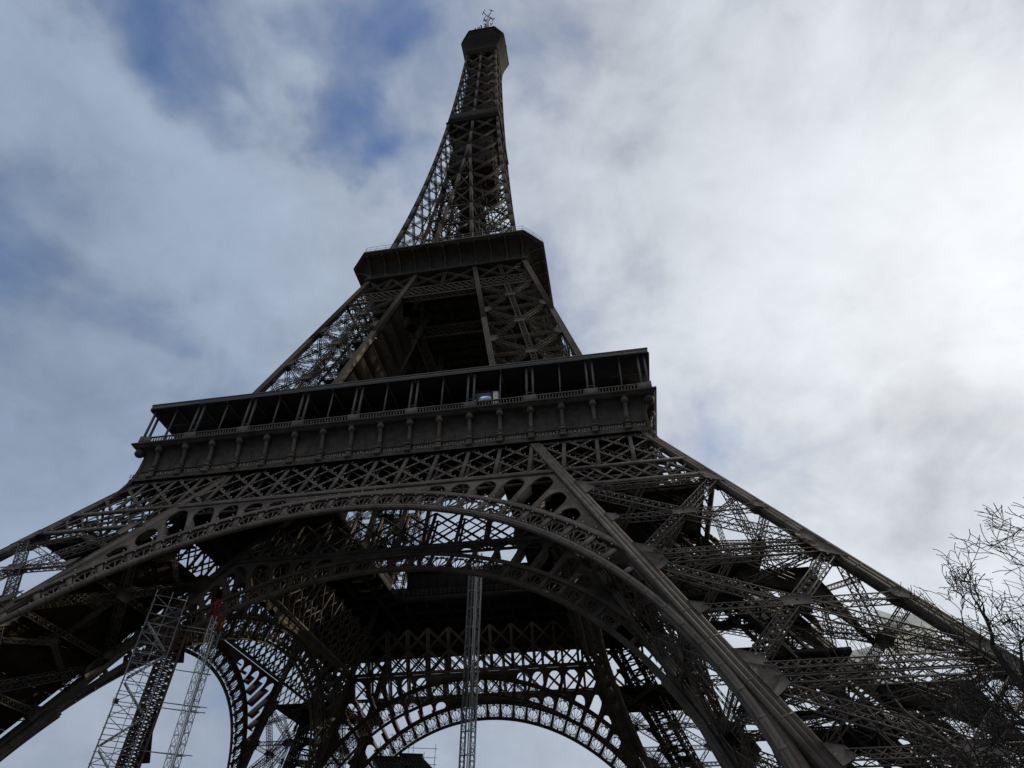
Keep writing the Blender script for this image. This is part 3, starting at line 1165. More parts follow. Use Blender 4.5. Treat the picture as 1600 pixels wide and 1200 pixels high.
for side in range(4):
    Rm = Matrix.Rotation(side * pi / 2, 3, 'Z')
    for x in [s * BAY * q for q in (1, 3, 5, 7) for s in (-1, 1)] + [34.75]:
        l = Rm @ V3(x, -35.2, 57.9)
        if pp0 is None:
            pp0 = pp.build('twin_post', 'canopy', canopy, loc=l)
        else:
            dup(pp0, canopy, loc=l, rotz=side * pi / 2)
    for x in [s * BAY * q for q in (2, 4, 6, 8) for s in (-1, 1)] + [0]:
        l = Rm @ V3(x, -35.1, 57.9)
        if sp0 is None:
            sp0 = sp.build('slim_post', 'canopy', canopy, loc=l)
        else:
            dup(sp0, canopy, loc=l, rotz=side * pi / 2)
    for x in [BAY * q for q in (-7, -5, -3, -1, 1, 3, 5, 7)]:
        l = Rm @ V3(x, -WI - 0.3, 57.4)
        if ip0 is None:
            ip0 = ip.build('inner_post', 'deck', canopy, loc=l)  # dark colour stands in for the shade under the canopy
        else:
            dup(ip0, canopy, loc=l, rotz=side * pi / 2)
fl = MB()
fl.bar((0, 0, 0), (0, 0, 0.7), 0.09)
fl.bar((-0.28, 0, 0.7), (0.28, 0, 0.7), 0.42, 0.34)
fl.bar((-0.34, 0.02, 0.9), (0.34, 0.02, 0.9), 0.5, 0.05)
fl0 = fl.build('floodlight', 'galv', canopy, loc=(3.2, -34.6, 64.8))
for x, y in ((2.6, -34.2), (12.1, -34.4), (-24.0, -34.6), (20.5, -34.3), (-9.0, -34.4)):
    dup(fl0, canopy, loc=(x, y, 64.8), rotz=random.uniform(-.5, .5))
# glass wind screen behind the middle of the railing
gl = MB()
gl.box(-14.0, 11.0, -34.95, -34.90, 59.2, 59.5)
gl.build('glass_screen', 'glass', tower)

# pavilions on the first floor; back and right ones raised to block sun
for x0, x1, y0, y1, h in ((-13, 13, -27, -19.5, 61.9), (-13, 13, 19.5, 27, 63.5), (-27, -20, -12, 12, 61), (16.5, 27, -12, 15, 64.0)):
    pv = MB()
    pv.box(x0, x1, y0, y1, 57.4, h)
    pv.box(x0 - 0.5, x1 + 0.5, y0 - 0.5, y1 + 0.5, h, h + 0.35)
    nx = int((x1 - x0) / 2)
    for i in range(nx + 1):
        x = lerp(x0, x1, i / nx)
        pv.bar((x, y0 - 0.08, 57.4), (x, y0 - 0.08, h), 0.15)
        pv.bar((x, y1 + 0.08, 57.4), (x, y1 + 0.08, h), 0.15)
    pv.build('pavilion', 'dark', tower)


# ------------------------------------------------------------------ legs between the platforms
K2 = (29.234 - 17.522) / 47
J2 = (14.806 - 6.824) / 47
N2o = Vector((0, -1, K2)).normalized()


def leg2_part(parent):
    ch = MB()
    for fx, fy in ((o2, o2), (i2, o2), (o2, i2), (i2, i2)):
        for za, zb in ((57.4, 90.0), (90.0, 115.5)):
            chord(ch, V3(fx(za), -fy(za), za), V3(fx(zb), -fy(zb), zb), (0, -1, K2), 0.95, strips=False)
    leg = ch.build('upper_leg', 'iron2', parent)
    br = MB()
    faces = [
        (lambda t, z: V3(lerp(i2(z), o2(z), t), -o2(z), z), N2o),
        (lambda t, z: V3(o2(z), -lerp(i2(z), o2(z), t), z), Vector((1, 0, K2)).normalized()),
        (lambda t, z: V3(lerp(i2(z), o2(z), t), -i2(z), z), Vector((0, 1, -J2)).normalized()),
        (lambda t, z: V3(i2(z), -lerp(i2(z), o2(z), t), z), Vector((-1, 0, -J2)).normalized()),
    ]
    nodes = [103.6, 93.2, 82.5, 71.9, 61.0]
    for fp, n in faces:
        girder(br, fp(0.5, 103.2), fp(0.5, 58), n, 0.85, 0.5, 0.12, 0.9, cross=True)
        for zt, zb in zip(nodes[:-1], nodes[1:]):
            zm = (zt + zb) / 2
            girder(br, fp(0.04, zt - 0.3), fp(0.96, zb + 0.3), n, 0.62, 0.45, 0.10, 0.75, cross=False)
            girder(br, fp(0.96, zt - 0.3), fp(0.04, zb + 0.3), n, 0.62, 0.45, 0.10, 0.75, cross=False)
            girder(br, fp(0.04, zb), fp(0.96, zb), n, 0.45, 0.4, 0.09, 0.75, cross=False, sides=False)
            girder(br, fp(0.04, zm), fp(0.96, zm), n, 0.40, 0.4, 0.08, 0.75, cross=False, sides=False)
            c0 = fp(0.5, zm)
            ex = (fp(0.6, zm) - fp(0.4, zm)).normalized()
            ez = n.cross(ex)
            for off in (0.27, -0.32):
                br.prism([(-0.95, -0.75), (0.95, -0.75), (0.95, 0.75), (-0.95, 0.75)], [],
                         lambda p, q, dd, c0=c0, ex=ex, ez=ez, n=n, off=off: c0 + ex * p + ez * q + n * (off + dd), 0, 0.05)
            for t0, t1 in ((0.03, 0.15), (0.97, 0.87)):
                gusset(br, lambda p, q, dd, fp=fp, n=n: fp(p, q) + n * (0.3 + dd), t0, t1, zb, 0.7)
        # upper row under the gallery: crosses with a middle post
        girder(br, fp(0.5, 107.3), fp(0.5, 112.9), n, 0.55, 0.4, 0.10, 0.8, cross=True)
        for t0, t1 in ((0.04, 0.5), (0.5, 0.96)):
            girder(br, fp(t0, 112.7), fp(t1, 107.5), n, 0.42, 0.35, 0.09, 0.7, cross=False)
            girder(br, fp(t1, 112.7), fp(t0, 107.5), n, 0.42, 0.35, 0.09, 0.7, cross=False)
    for z in (103.5, 98.4, 93.2, 87.9, 82.5, 77.2, 71.9, 66.5):
        a, b, c, e = V3(i2(z), -o2(z), z), V3(o2(z), -o2(z), z), V3(o2(z), -i2(z), z), V3(i2(z), -i2(z), z)
        up = Vector((0, 0, 1))
        girder(br, a, c, up, 0.5, 0.4, 0.09, 0.9, cross=False)
        girder(br, b, e, up, 0.5, 0.4, 0.09, 0.9, cross=False)
        m = (a + b + c + e) / 4
        for p in ((a + b) / 2, (b + c) / 2, (c + e) / 2, (e + a) / 2):
            girder(br, p, m, up, 0.35, 0.35, 0.08, 0.8, cross=False, sides=False)
    br.build('bracing', 'iron2', leg)
    # lift shaft, stairs and landings crowd the inside of each leg
    tk = MB()

    def axis(z, sx=0.5, sy=0.5):
        return V3(lerp(i2(z), o2(z), sx), -lerp(i2(z), o2(z), sy), z)
    for sx, sy in ((.36, .36), (.64, .36), (.64, .64), (.36, .64)):
        tk.bar(axis(58, sx, sy), axis(113, sx, sy), 0.32, 0.32)
    for i in range(28):
        z = 59 + i * 1.95
        c4 = [axis(z, *q) for q in ((.36, .36), (.64, .36), (.64, .64), (.36, .64))]
        d4 = [axis(z + 1.95, *q) for q in ((.36, .36), (.64, .36), (.64, .64), (.36, .64))]
        for j in range(4):
            tk.bar(c4[j], c4[(j + 1) % 4], 0.12)
            tk.bar(c4[j], d4[(j + 1) % 4], 0.09)
        a_, b_ = axis(z, .2, .3), axis(z + 1.95, .2, .72)
        if i % 2:
            a_, b_ = axis(z, .2, .72), axis(z + 1.95, .2, .3)
        tk.bar(a_, b_, 0.9, 0.16)
        tk.bar(a_ + V3(0, 0, 1), b_ + V3(0, 0, 1), 0.06)
        if i % 3 == 0:
            p = axis(z, .5, .5)
            tk.box(p.x - 1.6, p.x + 1.6, p.y - 1.6, p.y + 1.6, z - .12, z)
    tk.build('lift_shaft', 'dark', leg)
    return leg


leg2 = leg2_part(tower)
leg2s = four(leg2)
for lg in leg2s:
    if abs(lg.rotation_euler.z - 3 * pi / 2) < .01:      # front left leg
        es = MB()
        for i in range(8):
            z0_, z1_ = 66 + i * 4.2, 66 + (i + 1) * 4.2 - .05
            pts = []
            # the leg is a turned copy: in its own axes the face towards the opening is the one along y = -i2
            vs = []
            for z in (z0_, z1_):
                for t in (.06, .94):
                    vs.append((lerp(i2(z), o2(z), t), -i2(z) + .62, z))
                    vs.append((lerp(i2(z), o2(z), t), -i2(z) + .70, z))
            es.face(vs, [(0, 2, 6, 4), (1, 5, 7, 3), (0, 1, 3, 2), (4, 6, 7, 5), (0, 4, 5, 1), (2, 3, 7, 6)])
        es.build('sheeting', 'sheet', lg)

b2 = MB()
zt, zb = 106.9, 103.1


def f2(x, z, dd=0.0):
    return V3(x, -o2(z) + dd, z)


for z, s in ((zt, 0.34), (zb, 0.36)):
    b2.bar(f2(-o2(z) + .3, z), f2(o2(z) - .3, z), s, 0.3, N2o)
    b2.bar(f2(-o2(z) + .3, z, 1.2), f2(o2(z) - .3, z, 1.2), s * .7, 0.2, N2o)
for dep, wf in ((0.0, 1.0), (1.2, .7)):
    sp_ = 1.25
    nn = int(2 * o2(zb) / sp_)
    for k in range(-2, nn + 2):
        for dr in (-1, 1):
            pts = []
            for i in range(15):
                z = lerp(zb, zt, i / 14)
                x = -o2(zb) + k * sp_ + dr * (i / 14 - .5) * 3.5 + .6
                pts.append((x, z, abs(x) < o2(z) - .35))
            good = [p for p in pts if p[2]]
            if len(good) > 3:
                a, b = good[0], good[-1]
                b2.bar(f2(a[0], a[1], dep + .04 * dr), f2(b[0], b[1], dep + .04 * dr), 0.17 * wf, 0.07, N2o)
for x0, x1 in ((-1, 0), (0, 1)):
    za, zb_ = 107.4, 112.8
    girder(b2, f2(x0 * i2(zb_), zb_), f2(x1 * i2(za), za), N2o, .42, .35, .09, .7, cross=False)
    girder(b2, f2(x1 * i2(zb_), zb_), f2(x0 * i2(za), za), N2o, .42, .35, .09, .7, cross=False)
girder(b2, f2(0, 107.3), f2(0, 112.9), N2o, .55, .4, .10, .8)
# inner trellis between the inner chords
for z, s in ((zt, 0.3), (zb, 0.3)):
    b2.bar((-i2(z), -i2(z), z), (i2(z), -i2(z), z), s, s)
for k in range(-6, 7):
    for dr in (-1, 1):
        a, b = V3(k * 1.25 - dr * 1.6, -i2(zb), zb), V3(k * 1.25 + dr * 1.6, -i2(zt), zt)
        if max(abs(a.x), abs(b.x)) < 7.6:
            b2.bar(a, b, .15, .07)
four(b2.build('trellis_band', 'iron2', tower))

# second platform: coved gallery with chamfered corners
W2, C2 = 20.826, 3.66


def octo(h, c, z):
    return [(-(h - c), -h, z), (h - c, -h, z), (h, -(h - c), z), (h, h - c, z), (h - c, h, z), (-(h - c), h, z), (-h, h - c, z), (-h, -(h - c), z)]


def loft(mb, rings, cap=True):
    vs = [p for r in rings for p in r]
    n = len(rings[0])
    fs = []
    for i in range(len(rings) - 1):
        for k in range(n):
            k2 = (k + 1) % n
            fs.append((i * n + k, i * n + k2, (i + 1) * n + k2, (i + 1) * n + k))
    if cap:
        fs.append(tuple(range(n))[::-1])
        fs.append(tuple((len(rings) - 1) * n + k for k in range(n)))
    mb.face(vs, fs)


g2 = MB()
rings = [octo(17.30, 0.05, 113.1), octo(17.45, 0.05, 113.1), octo(17.45, 0.05, 113.45), octo(17.2, 0.05, 113.5), octo(17.2, 0.05, 114.9)]
cove = []
for i in range(9):
    a = i * pi / 16
    h = 17.2 + 3.35 * (1 - cos(a))
    z = 114.9 + 2.3 * sin(a)
    cove.append((h, z))
    if i:
        rings.append(octo(h, 0.05 + 3.5 * (h - 17.2) / 3.35, z))
rings += [octo(W2, C2, 117.22), octo(W2, C2, 117.75), octo(W2 + .12, C2, 117.78), octo(W2 + .12, C2, 118.15), octo(W2 - 1, C2, 118.2)]
loft(g2, rings)
plat2 = g2.build('second_platform', 'panel', tower)  # darker iron puts the shade under the overhang into the colour
bk = MB()
for (h0, z0_), (h1, z1_) in zip(cove[:-1], cove[1:]):
    bk.bar((0, -h0 - .14, z0_ - .1), (0, -h1 - .14, z1_ - .1), 0.26, 0.5, (0, -1, 1))
bk.bar((0, -17.3, 113.5), (0, -17.3, 115.0), 0.28, 0.5)
bk.box(-0.2, 0.2, -17.5, -17.2, 114.35, 114.5)
bk0 = None
for side in range(4):
    Rm = Matrix.Rotation(side * pi / 2, 3, 'Z')
    for k in range(11):
        x = (k - 5) * 3.32
        l = Rm @ V3(x, 0, 0)
        if bk0 is None:
            bk0 = bk.build('bracket', 'iron', plat2, loc=l)
        else:
            dup(bk0, plat2, loc=l, rotz=side * pi / 2)
et = MB()
for hh, cc, z in ((W2 + .14, C2, 117.95), (17.52, .05, 113.3)):
    oc = octo(hh, cc, z)
    for a, b in zip(oc, oc[1:] + oc[:1]):
        if (Vector(a) - Vector(b)).length > .3:
            et.bar(a, b, .22, .3)
et.build('edge_trim', 'iron2', plat2)
r2 = MB()
oc = octo(W2 - .1, C2, 118.15)
for a, b in zip(oc, oc[1:] + oc[:1]):
    a, b = Vector(a), Vector(b)
    for h in (0.55, 1.1, 1.9):
        r2.bar(a + V3(0, 0, h), b + V3(0, 0, h), 0.05)
    m = max(2, round((b - a).length / 2.2))
    for i in range(m):
        p = lerp(a, b, i / m)
        r2.bar(p, p + V3(0, 0, 1.95), 0.06)
r2.build('safety_fence', 'galv', plat2)
dk2 = MB()
dk2.box(-16.9, 16.9, -16.9, 16.9, 113.3, 113.9)
for k in range(-5, 6):
    dk2.box(k * 3 - .15, k * 3 + .15, -16.8, 16.8, 112.4, 113.3)
    dk2.box(-16.8, 16.8, k * 3 - .13, k * 3 + .13, 112.5, 113.302)
# upper terrace with its kiosks
dk2.box(-13, 13, -13, 13, 118.2, 120.6)
dk2.box(-14, 14, -14, 14, 120.6, 120.9)
dk2.build('second_floor_deck', 'deck', plat2)
tr = MB()
for k in range(4):
    Rm = Matrix.Rotation(k * pi / 2, 3, 'Z')
    for i in range(29):
        p = Rm @ V3(-14 + i, -14, 120.9)
        tr.bar(p, p + V3(0, 0, 1.3), 0.06)
    for h in (0.6, 1.3):
        tr.bar(Rm @ V3(-14, -14, 120.9 + h), Rm @ V3(14, -14, 120.9 + h), 0.07)
tr.build('terrace_railing', 'iron2', plat2)


# ------------------------------------------------------------------ the shaft
zz = [118 + i * 6 for i in range(25)] + [266]
shaft = bpy.data.objects.new('shaft', None)
col.objects.link(shaft)
shaft.parent = tower
for sx, sy in ((1, -1), (1, 1), (-1, 1), (-1, -1)):
    sh = MB()
    for za, zb in zip(zz[:-1], zz[1:]):
        s = lerp(1.0, 0.72, (za - 118) / 148)
        chord(sh, V3(sx * us(za), sy * us(za), za), V3(sx * us(zb), sy * us(zb), zb), (0, -1, .1), s, strips=False)
    sh.build('corner_column', 'iron2', shaft)
fm_ = MB()
znodes = [118.0]
while znodes[-1] < 262:
    hgt = 9.3 if znodes[-1] < 198 else 8.0
    znodes.append(znodes[-1] + hgt)
MERGE = 180.0


def fs_(x, z):
    return V3(x, -us(z), z)


ny = Vector((0, -1, 0.12)).normalized()
for za, zb in zip(znodes[:-1], znodes[1:]):
    if za < MERGE:
        for sg in (-1, 1):
            xa, xb = sg * max(ui(za), 0.25), sg * max(ui(zb), 0.25)
            chord(fm_, fs_(xa, za), fs_(xb, zb), ny, 0.78, strips=False)
            # inner chords at depth, giving each corner column four faces
            fm_.bar(V3(xa, -max(ui(za), .3), za), V3(xb, -max(ui(zb), .3), zb), .5, .5)
            for q in (.35, .7):
                fm_.bar(V3(lerp(xa, sg * us(za), q), -lerp(max(ui(za), .3), us(za), q), za), V3(lerp(xb, sg * us(zb), q), -lerp(max(ui(zb), .3), us(zb), q), zb), .22, .22)
            oa, ob = sg * us(za), sg * us(zb)
            girder(fm_, fs_(xa, za), fs_(ob, zb), ny, .6, .4, .10, 1.1, cross=False, sides=False)
            girder(fm_, fs_(oa, za), fs_(xb, zb), ny, .6, .4, .10, 1.1, cross=False, sides=False)
            # hidden inner faces of the corner columns
            fm_.bar(V3(oa, -max(ui(za), .3), za), V3(ob * .98, -us(zb) * .98, zb), .2, .2)
            fm_.bar(V3(xa, -us(za), za), V3(xb, -max(ui(zb), .3), zb), .2, .2)
            fm_.bar(V3(xa, -max(ui(za), .3), za), V3(xb, -us(zb), zb), .2, .2)
        fm_.bar(fs_(-ui(za), za), fs_(ui(za), za), .4, .3)
        if ui(za) > 1.2:
            fm_.bar(fs_(-ui(za), za), fs_(ui(zb), zb), .35, .2)
            fm_.bar(fs_(ui(za), za), fs_(-ui(zb), zb), .35, .2)
    else:
        chord(fm_, fs_(0, za), fs_(0, zb), ny, 0.8, strips=False)
        for sg in (-1, 1):
            girder(fm_, fs_(0, za), fs_(sg * us(zb), zb), ny, .48, .35, .12, 1.1, cross=False, sides=False)
            girder(fm_, fs_(sg * us(za), za), fs_(0, zb), ny, .48, .35, .12, 1.1, cross=False, sides=False)
fmo = fm_.build('face_bracing', 'iron2', shaft)
for k in (1, 2, 3):
    dup(fmo, shaft, rotz=k * pi / 2)
core = MB()
for za, zb in zip(znodes[:-1], znodes[1:]):
    h0, h1 = us(za), us(zb)
    for sx in (-1, 1):
        core.bar((sx * h0, 0, za), (0, sx * h0, za), .25, .25)
        core.bar((sx * h0, 0, za), (0, -sx * h0, za), .25, .25)
    zmid = (za + zb) / 2
    hm = us(zmid)
    for sx in (-1, 1):
        core.bar((sx * hm * .3, -hm * .3, zmid), (sx * hm, -hm, zmid), .22, .22)
        core.bar((sx * hm * .3, hm * .3, zmid), (sx * hm, hm, zmid), .22, .22)
        core.bar((sx * hm * .5, -hm * .8, zmid), (sx * hm * .5, hm * .8, zmid), .25, .25)
        core.bar((-hm * .8, sx * hm * .5, zmid), (hm * .8, sx * hm * .5, zmid), .25, .25)
    cw = min(2.7, h0 * .42) if za < 170 else h0 * (.66 if za < 205 else .7)
    core.box(-cw, cw, -cw, cw, za, zb - .15)  # solid dark box, added and widened higher up to darken the shaft interior
for x, y in ((-2.1, -2.1), (2.1, -2.1), (2.1, 2.1), (-2.1, 2.1), (0, -2.6), (0, 2.6), (2.6, 0), (-2.6, 0)):
    core.bar((x, y, 118), (x * .8, y * .8, 266), .42, .42)
for i in range(72):
    z = 119 + i * 2
    for k in range(4):
        a0, a1 = k * pi / 2 + i, (k + 1) * pi / 2 + i
        rr = min(3.3, us(z) * .55)
        core.bar((rr * cos(a0), rr * sin(a0), z + k * .5), (rr * cos(a1), rr * sin(a1), z + k * .5 + .5), .7, .12)
    s = 1 if i % 2 else -1
    for q in (-2.1, 2.1):
        core.bar((s * 2.1, q, z), (-s * 2.1, q, z + 2), .2)
        core.bar((q, s * 2.1, z), (q, -s * 2.1, z + 2), .2)
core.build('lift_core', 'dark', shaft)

ip_ = MB()
zI0, zI1 = 200.8, 207.6
rings = [octo(us(zI0) + .2, .3, zI0), octo(us(zI0) + .55, .3, zI0), octo(us(zI1) + .55, .3, zI1), octo(us(zI1) - .2, .3, zI1)]
loft(ip_, rings)
ip_.box(-us(zI0) - .75, us(zI0) + .75, -us(zI0) - .75, us(zI0) + .75, zI0 - .25, zI0 + .15)
ip_.build('intermediate_platform', 'dark', tower)

# ------------------------------------------------------------------ summit
sm = MB()
W3 = 8.43
rings = [octo(us(260) + .15, .1, 260.0), octo(us(262) + .45, .1, 260.3), octo(5.9, .12, 264.5), octo(6.3, .5, 267.0), octo(7.2, 1.6, 270.6),
         octo(W3, 3.2, 273.9), octo(W3, 3.2, 274.6), octo(W3 - .15, 3.2, 274.65), octo(W3 - .15, 3.2, 275.0)]
loft(sm, rings)
summit = sm.build('summit_gallery', 'dark', tower)
cb = MB()
rings = [octo(7.6, 2.9, 275.0), octo(7.6, 2.9, 278.2), octo(8.2, 3.1, 278.3), octo(8.2, 3.1, 278.8), octo(6.0, 2.2, 280.2)]
loft(cb, rings)
cb.build('summit_cabin', 'dark', summit)
tm = MB()
oc = octo(W3 + .12, 3.2, 274.3)
for a, b in zip(oc, oc[1:] + oc[:1]):
    tm.bar(a, b, .3, .22)
oc = octo(5.95, .2, 264.4)
for a, b in zip(oc, oc[1:] + oc[:1]):
    tm.bar(a, b, .25, .3)
tm.build('edge_trim', 'iron2', summit)
sr = MB()
oc = octo(W3, 3.2, 275.0)
for a, b in zip(oc, oc[1:] + oc[:1]):
    a, b = Vector(a), Vector(b)
    m = max(2, round((b - a).length / .9))
    for i in range(m):
        p = lerp(a, b, i / m)
        sr.bar(p, p + V3(0, 0, 2.2), .09)
    for h in (1.1, 2.2):
        sr.bar(a + V3(0, 0, h), b + V3(0, 0, h), .09)
sr.build('summit_railing', 'dark', summit)
an = MB()
for i in range(90):
    a = random.uniform(0, 2 * pi)
    rr = random.uniform(6.2, 8.6)
    x, y = rr * cos(a), rr * sin(a)
    h = random.uniform(1.5, 9.5)
    an.bar((x, y, 275), (x, y, 276.5 + h), random.choice((.22, .3, .42)))
    if random.random() < .5:
        q = random.uniform(.4, 1.0)
        an.bar((x, y, 275.6 + h), (x, y, 276.4 + h), q, q * .5)
for x, y, h, s in ((6.3, -3.2, 9.2, .28), (6.6, -2.0, 6.4, .9), (5.5, -4.0, 7.6, .25), (4.2, -5.0, 8.5, .22), (-5.8, -4.6, 6.2, .4)):
    an.bar((x, y, 275), (x, y, 275 + h), s)
an.build('aerial_cluster', 'dark', summit)
ma = MB()
for sx in (-1, 1):
    for sy in (-1, 1):
        ma.bar((sx * 2.2, sy * 2.2, 279), (sx * .8, sy * .8, 300), .3)
for i in range(10):
    z = 280 + i * 2
    hw = lerp(2.2, .8, (z - 279) / 21)
    for k in range(4):
        Rm = Matrix.Rotation(k * pi / 2, 3, 'Z')
        ma.bar(Rm @ V3(-hw, -hw, z), Rm @ V3(hw * .95, -hw * .95, z + 2), .2)
        ma.bar(Rm @ V3(-hw, -hw, z), Rm @ V3(hw, -hw, z), .2)
mast = ma.build('antenna_mast', 'dark', summit)
mm = MB()
mm.tube([(0, 0, 299), (0, 0, 310), (0, 0, 310.1), (0, 0, 318.5)], [.85, .85, .55, .5], 10)
mm.build('antenna_shaft', 'mast', mast)
ar = MB()
for k in range(4):
    Rm = Matrix.Rotation(k * pi / 2 + .75, 3, 'Z')
    for z, q in ((309.0, 1.9), (316.0, 2.6)):
        ar.bar(Rm @ V3(0.4, 0, z), Rm @ V3(q, 0, z + 1.6), .26)
        ar.bar(Rm @ V3(q, -1.0, z + .9), Rm @ V3(q, 1.0, z + 2.4), .24)
ar.build('dipole_arm', 'dark', mast)

# ------------------------------------------------------------------ small sparkle lamps along the ironwork
bl = MB()
fmo_ = plane_map('o')


def bulb(p, s=0.11):
    bl.bar((p.x, p.y, p.z - s / 2), (p.x, p.y, p.z + s / 2), s)


zm = (52.3 + 45.35) / 2
for k in range(-10, 10):
    for za, zb in ((45.35, zm), (zm, 52.3)):
        for t in (0.18, 0.34, 0.66, 0.82):
            for s in (0, 1):
                x = (k + t) * BAY
                z = lerp(za, zb, t if s == 0 else 1 - t) + (.26 if s else -.26)
                if abs(x) < og(z) - 1:
                    bulb(fmo_(x, z, -.14))
for th in range(-12, 13):
    for r in (RI + .75, RX - .6, RX + .42):
        for dq in (-.014, .014):
            x, z = pol(r, th * STEP + dq)
            if abs(x) < ig(z) - 1:
                bulb(fmo_(x, z, -.2))
for sg in (-1, 1):
    for zt_, zb_ in ((41.2, 29.9), (29.1, 18.1)):
        for i in range(1, 18):
            t = i / 18
            z = lerp(zt_ - .4, zb_ + .4, t)
            for tt in (lerp(.05, .95, t), lerp(.95, .05, t)):
                bulb(fmo_(sg * lerp(ig(z), og(z), tt), z, -.45))
blo = bl.build('sparkle_lamps', 'bulb', tower)
blo['kind'] = 'stuff'


# ------------------------------------------------------------------ hoists and scaffolds under the tower
def hoist_column(mb, x, y, z0, z1, wd, r, pitch=1.5):
    for sx in (-1, 1):
        for sy in (-1, 1):
            mb.bar((x + sx * wd / 2, y + sy * wd / 2, z0), (x + sx * wd / 2, y + sy * wd / 2, z1), r)
    n_ = round((z1 - z0) / pitch)
    for i in range(n_):
        za, zb = lerp(z0, z1, i / n_), lerp(z0, z1, (i + 1) / n_)
        c4 = [(x - wd / 2, y - wd / 2), (x + wd / 2, y - wd / 2), (x + wd / 2, y + wd / 2), (x - wd / 2, y + wd / 2)]
        for j in range(4):
            p, q = c4[j], c4[(j + 1) % 4]
            mb.bar((*p, za), (*q, za), r * .7)
            if (i + j) % 2:
                mb.bar((*p, za), (*q, zb), r * .6)
            else:
                mb.bar((*q, za), (*p, zb), r * .6)


# central material hoist rising to the first floor
cx, cy = 5.3, 0.5
h = thing('hoist_mast', 'bright metal material hoist rising under the middle of the tower', 'hoist', (cx, cy, 0))
c = MB()
hoist_column(c, -0.72, 0, 0, 56.5, 0.62, 0.11)
c.build('mast_section', 'galv', h)
c = MB()
hoist_column(c, 0.72, 0, 0, 56.5, 0.62, 0.12)
c.build('mast_section', 'alu', h)
c = MB()
for x in (0.15, 0.42):
    c.bar((x, -0.5, 0), (x, -0.5, 55.5), 0.16)
c.bar((1.16, -.3, 0), (1.16, -.3, 53), 0.07)
for i in range(18):
    z = 2 + i * 3
    c.bar((-1.1, -.1, z), (1.1, -.1, z), .12)
    c.bar((-1.1, .3, z), (1.1, -.3, z + .4), .07)
c.build('guide_rail', 'alu', h)

# twin mast hoist with red tops, left
p = at(-34.55, 0, 78)
h = thing('hoist_mast', 'twin pale hoist masts with red painted tops beside the scaffold stair tower', 'hoist', (p.x, p.y, 0), R(34))
topz = at(-35, 21.9, 78).z
for x, zt_ in ((-0.42, topz), (0.44, topz - 1.6)):
    c = MB()
    hoist_column(c, x, 0, 0, zt_ - 1.9, 0.5, 0.085, 1.0)
    s_ = c.build('mast_section', 'galv' if x > 0 else 'alu', h)
    c = MB()
    hoist_column(c, x, 0, zt_ - 1.9, zt_, 0.5, 0.12, 0.6)
    c.build('red_top', 'red', s_)
c = MB()
c.bar((0.08, -.28, 0), (0.08, -.28, topz - 4), .14)
c.bar((-.02, .28, 0), (-.02, .28, topz - 5), .10)
c.build('guide_rail', 'alu', h)
for z in (14.6, 15.0, 23.2, 23.7, 26.9, 31.0, 31.4, 19.3):
    c = MB()
    c.bar((-3.4, .25, z), (1.6 if z < 24 else 1.0, .25, z), .07)
    c.bar((-3.4, .25, z), (1.0, -.2, z - .2), .05)
    c.build('tie_arm', 'galv', h)

# rusty lattice column between scaffold and hoist
p = at(-37.35, 0, 79.5)
h = thing('lattice_column', 'rusty brown lattice column behind the grey scaffold stair tower', 'column', (p.x, p.y, 0), R(36))
c = MB()
hz = at(-36, 19.3, 79.5).z
for sx in (-1, 1):
    for sy in (-1, 1):
        c.bar((sx * .95, sy * .8, 0), (sx * .95 + .25, sy * .8, hz), .26)
c.bar((0, -.8, 0), (.2, -.8, hz), .16)
c.bar((-.5, .8, 0), (-.3, .8, hz), .14)
for i in range(46):
    za, zb = hz * i / 46, hz * (i + 1) / 46
    ox = .25 * i / 46
    s = 1 if i % 2 else -1
    for sy in (-.8, .8):
        c.bar((s * .95 + ox, sy, za), (-s * .95 + ox, sy, zb), .13)
        c.bar((-s * .95 + ox, sy, za), (s * .95 + ox, sy, zb), .10)
        c.bar((-.95 + ox, sy, za), (.95 + ox, sy, za), .11)
    for sx in (-.95, .95):
        c.bar((sx + ox, -s * .8, za), (sx + ox, s * .8, zb), .12)
c.build('shaft_lattice', 'rust', h)
c = MB()
for z in (hz - .5, hz - 10.0):
    c.prism([(0.6, -2.8), (1.9, -2.6), (1.15, 0.4), (.75, 3.2)], [], lambda a, b, dd, z=z: V3(a, -.2 + dd, z + b), 0, .5)
c.build('bracket_arm', 'dark', h)

# scaffold stair tower
p = at(-38.45, 0, 78)
h = thing('scaffold_tower', 'tall grey tube scaffold stair tower under the left of the arch', 'scaffold', (p.x, p.y, 0), R(38))
c = MB()
zt_ = at(-38, 21.1, 78).z
HW, HD = 1.55, 1.3
lift = 1.0
for sx in (-1, 0, 1):
    for sy in (-1, 1):
        if sx == 0 and sy == 1:
            continue
        c.bar((sx * HW, sy * HD, 0), (sx * HW, sy * HD, zt_ + random.uniform(.1, .9)), .075)
nl = int(zt_ / lift)
for i in range(nl + 1):
    z = zt_ - i * lift
    for sy in (-1, 1):
        c.bar((-HW - .1, sy * HD, z), (HW + .1, sy * HD, z), .06)
    for sx in (-1, 1):
        c.bar((sx * HW, -HD, z), (sx * HW, HD, z), .06)
    if i % 2 == 0:
        s = 1 if (i // 2) % 2 else -1
        c.bar((s * HW, -HD, z), (-s * HW, -HD, z - 2), .06)
        c.bar((-s * HW, HD, z), (s * HW, HD, z - 2), .06)
        c.bar((-HW, -s * HD, z), (-HW, s * HD, z - 2), .06)
        c.bar((HW, s * HD, z), (HW, -s * HD, z - 2), .06)
c.build('tube_frame', 'galv', h)
c = MB()
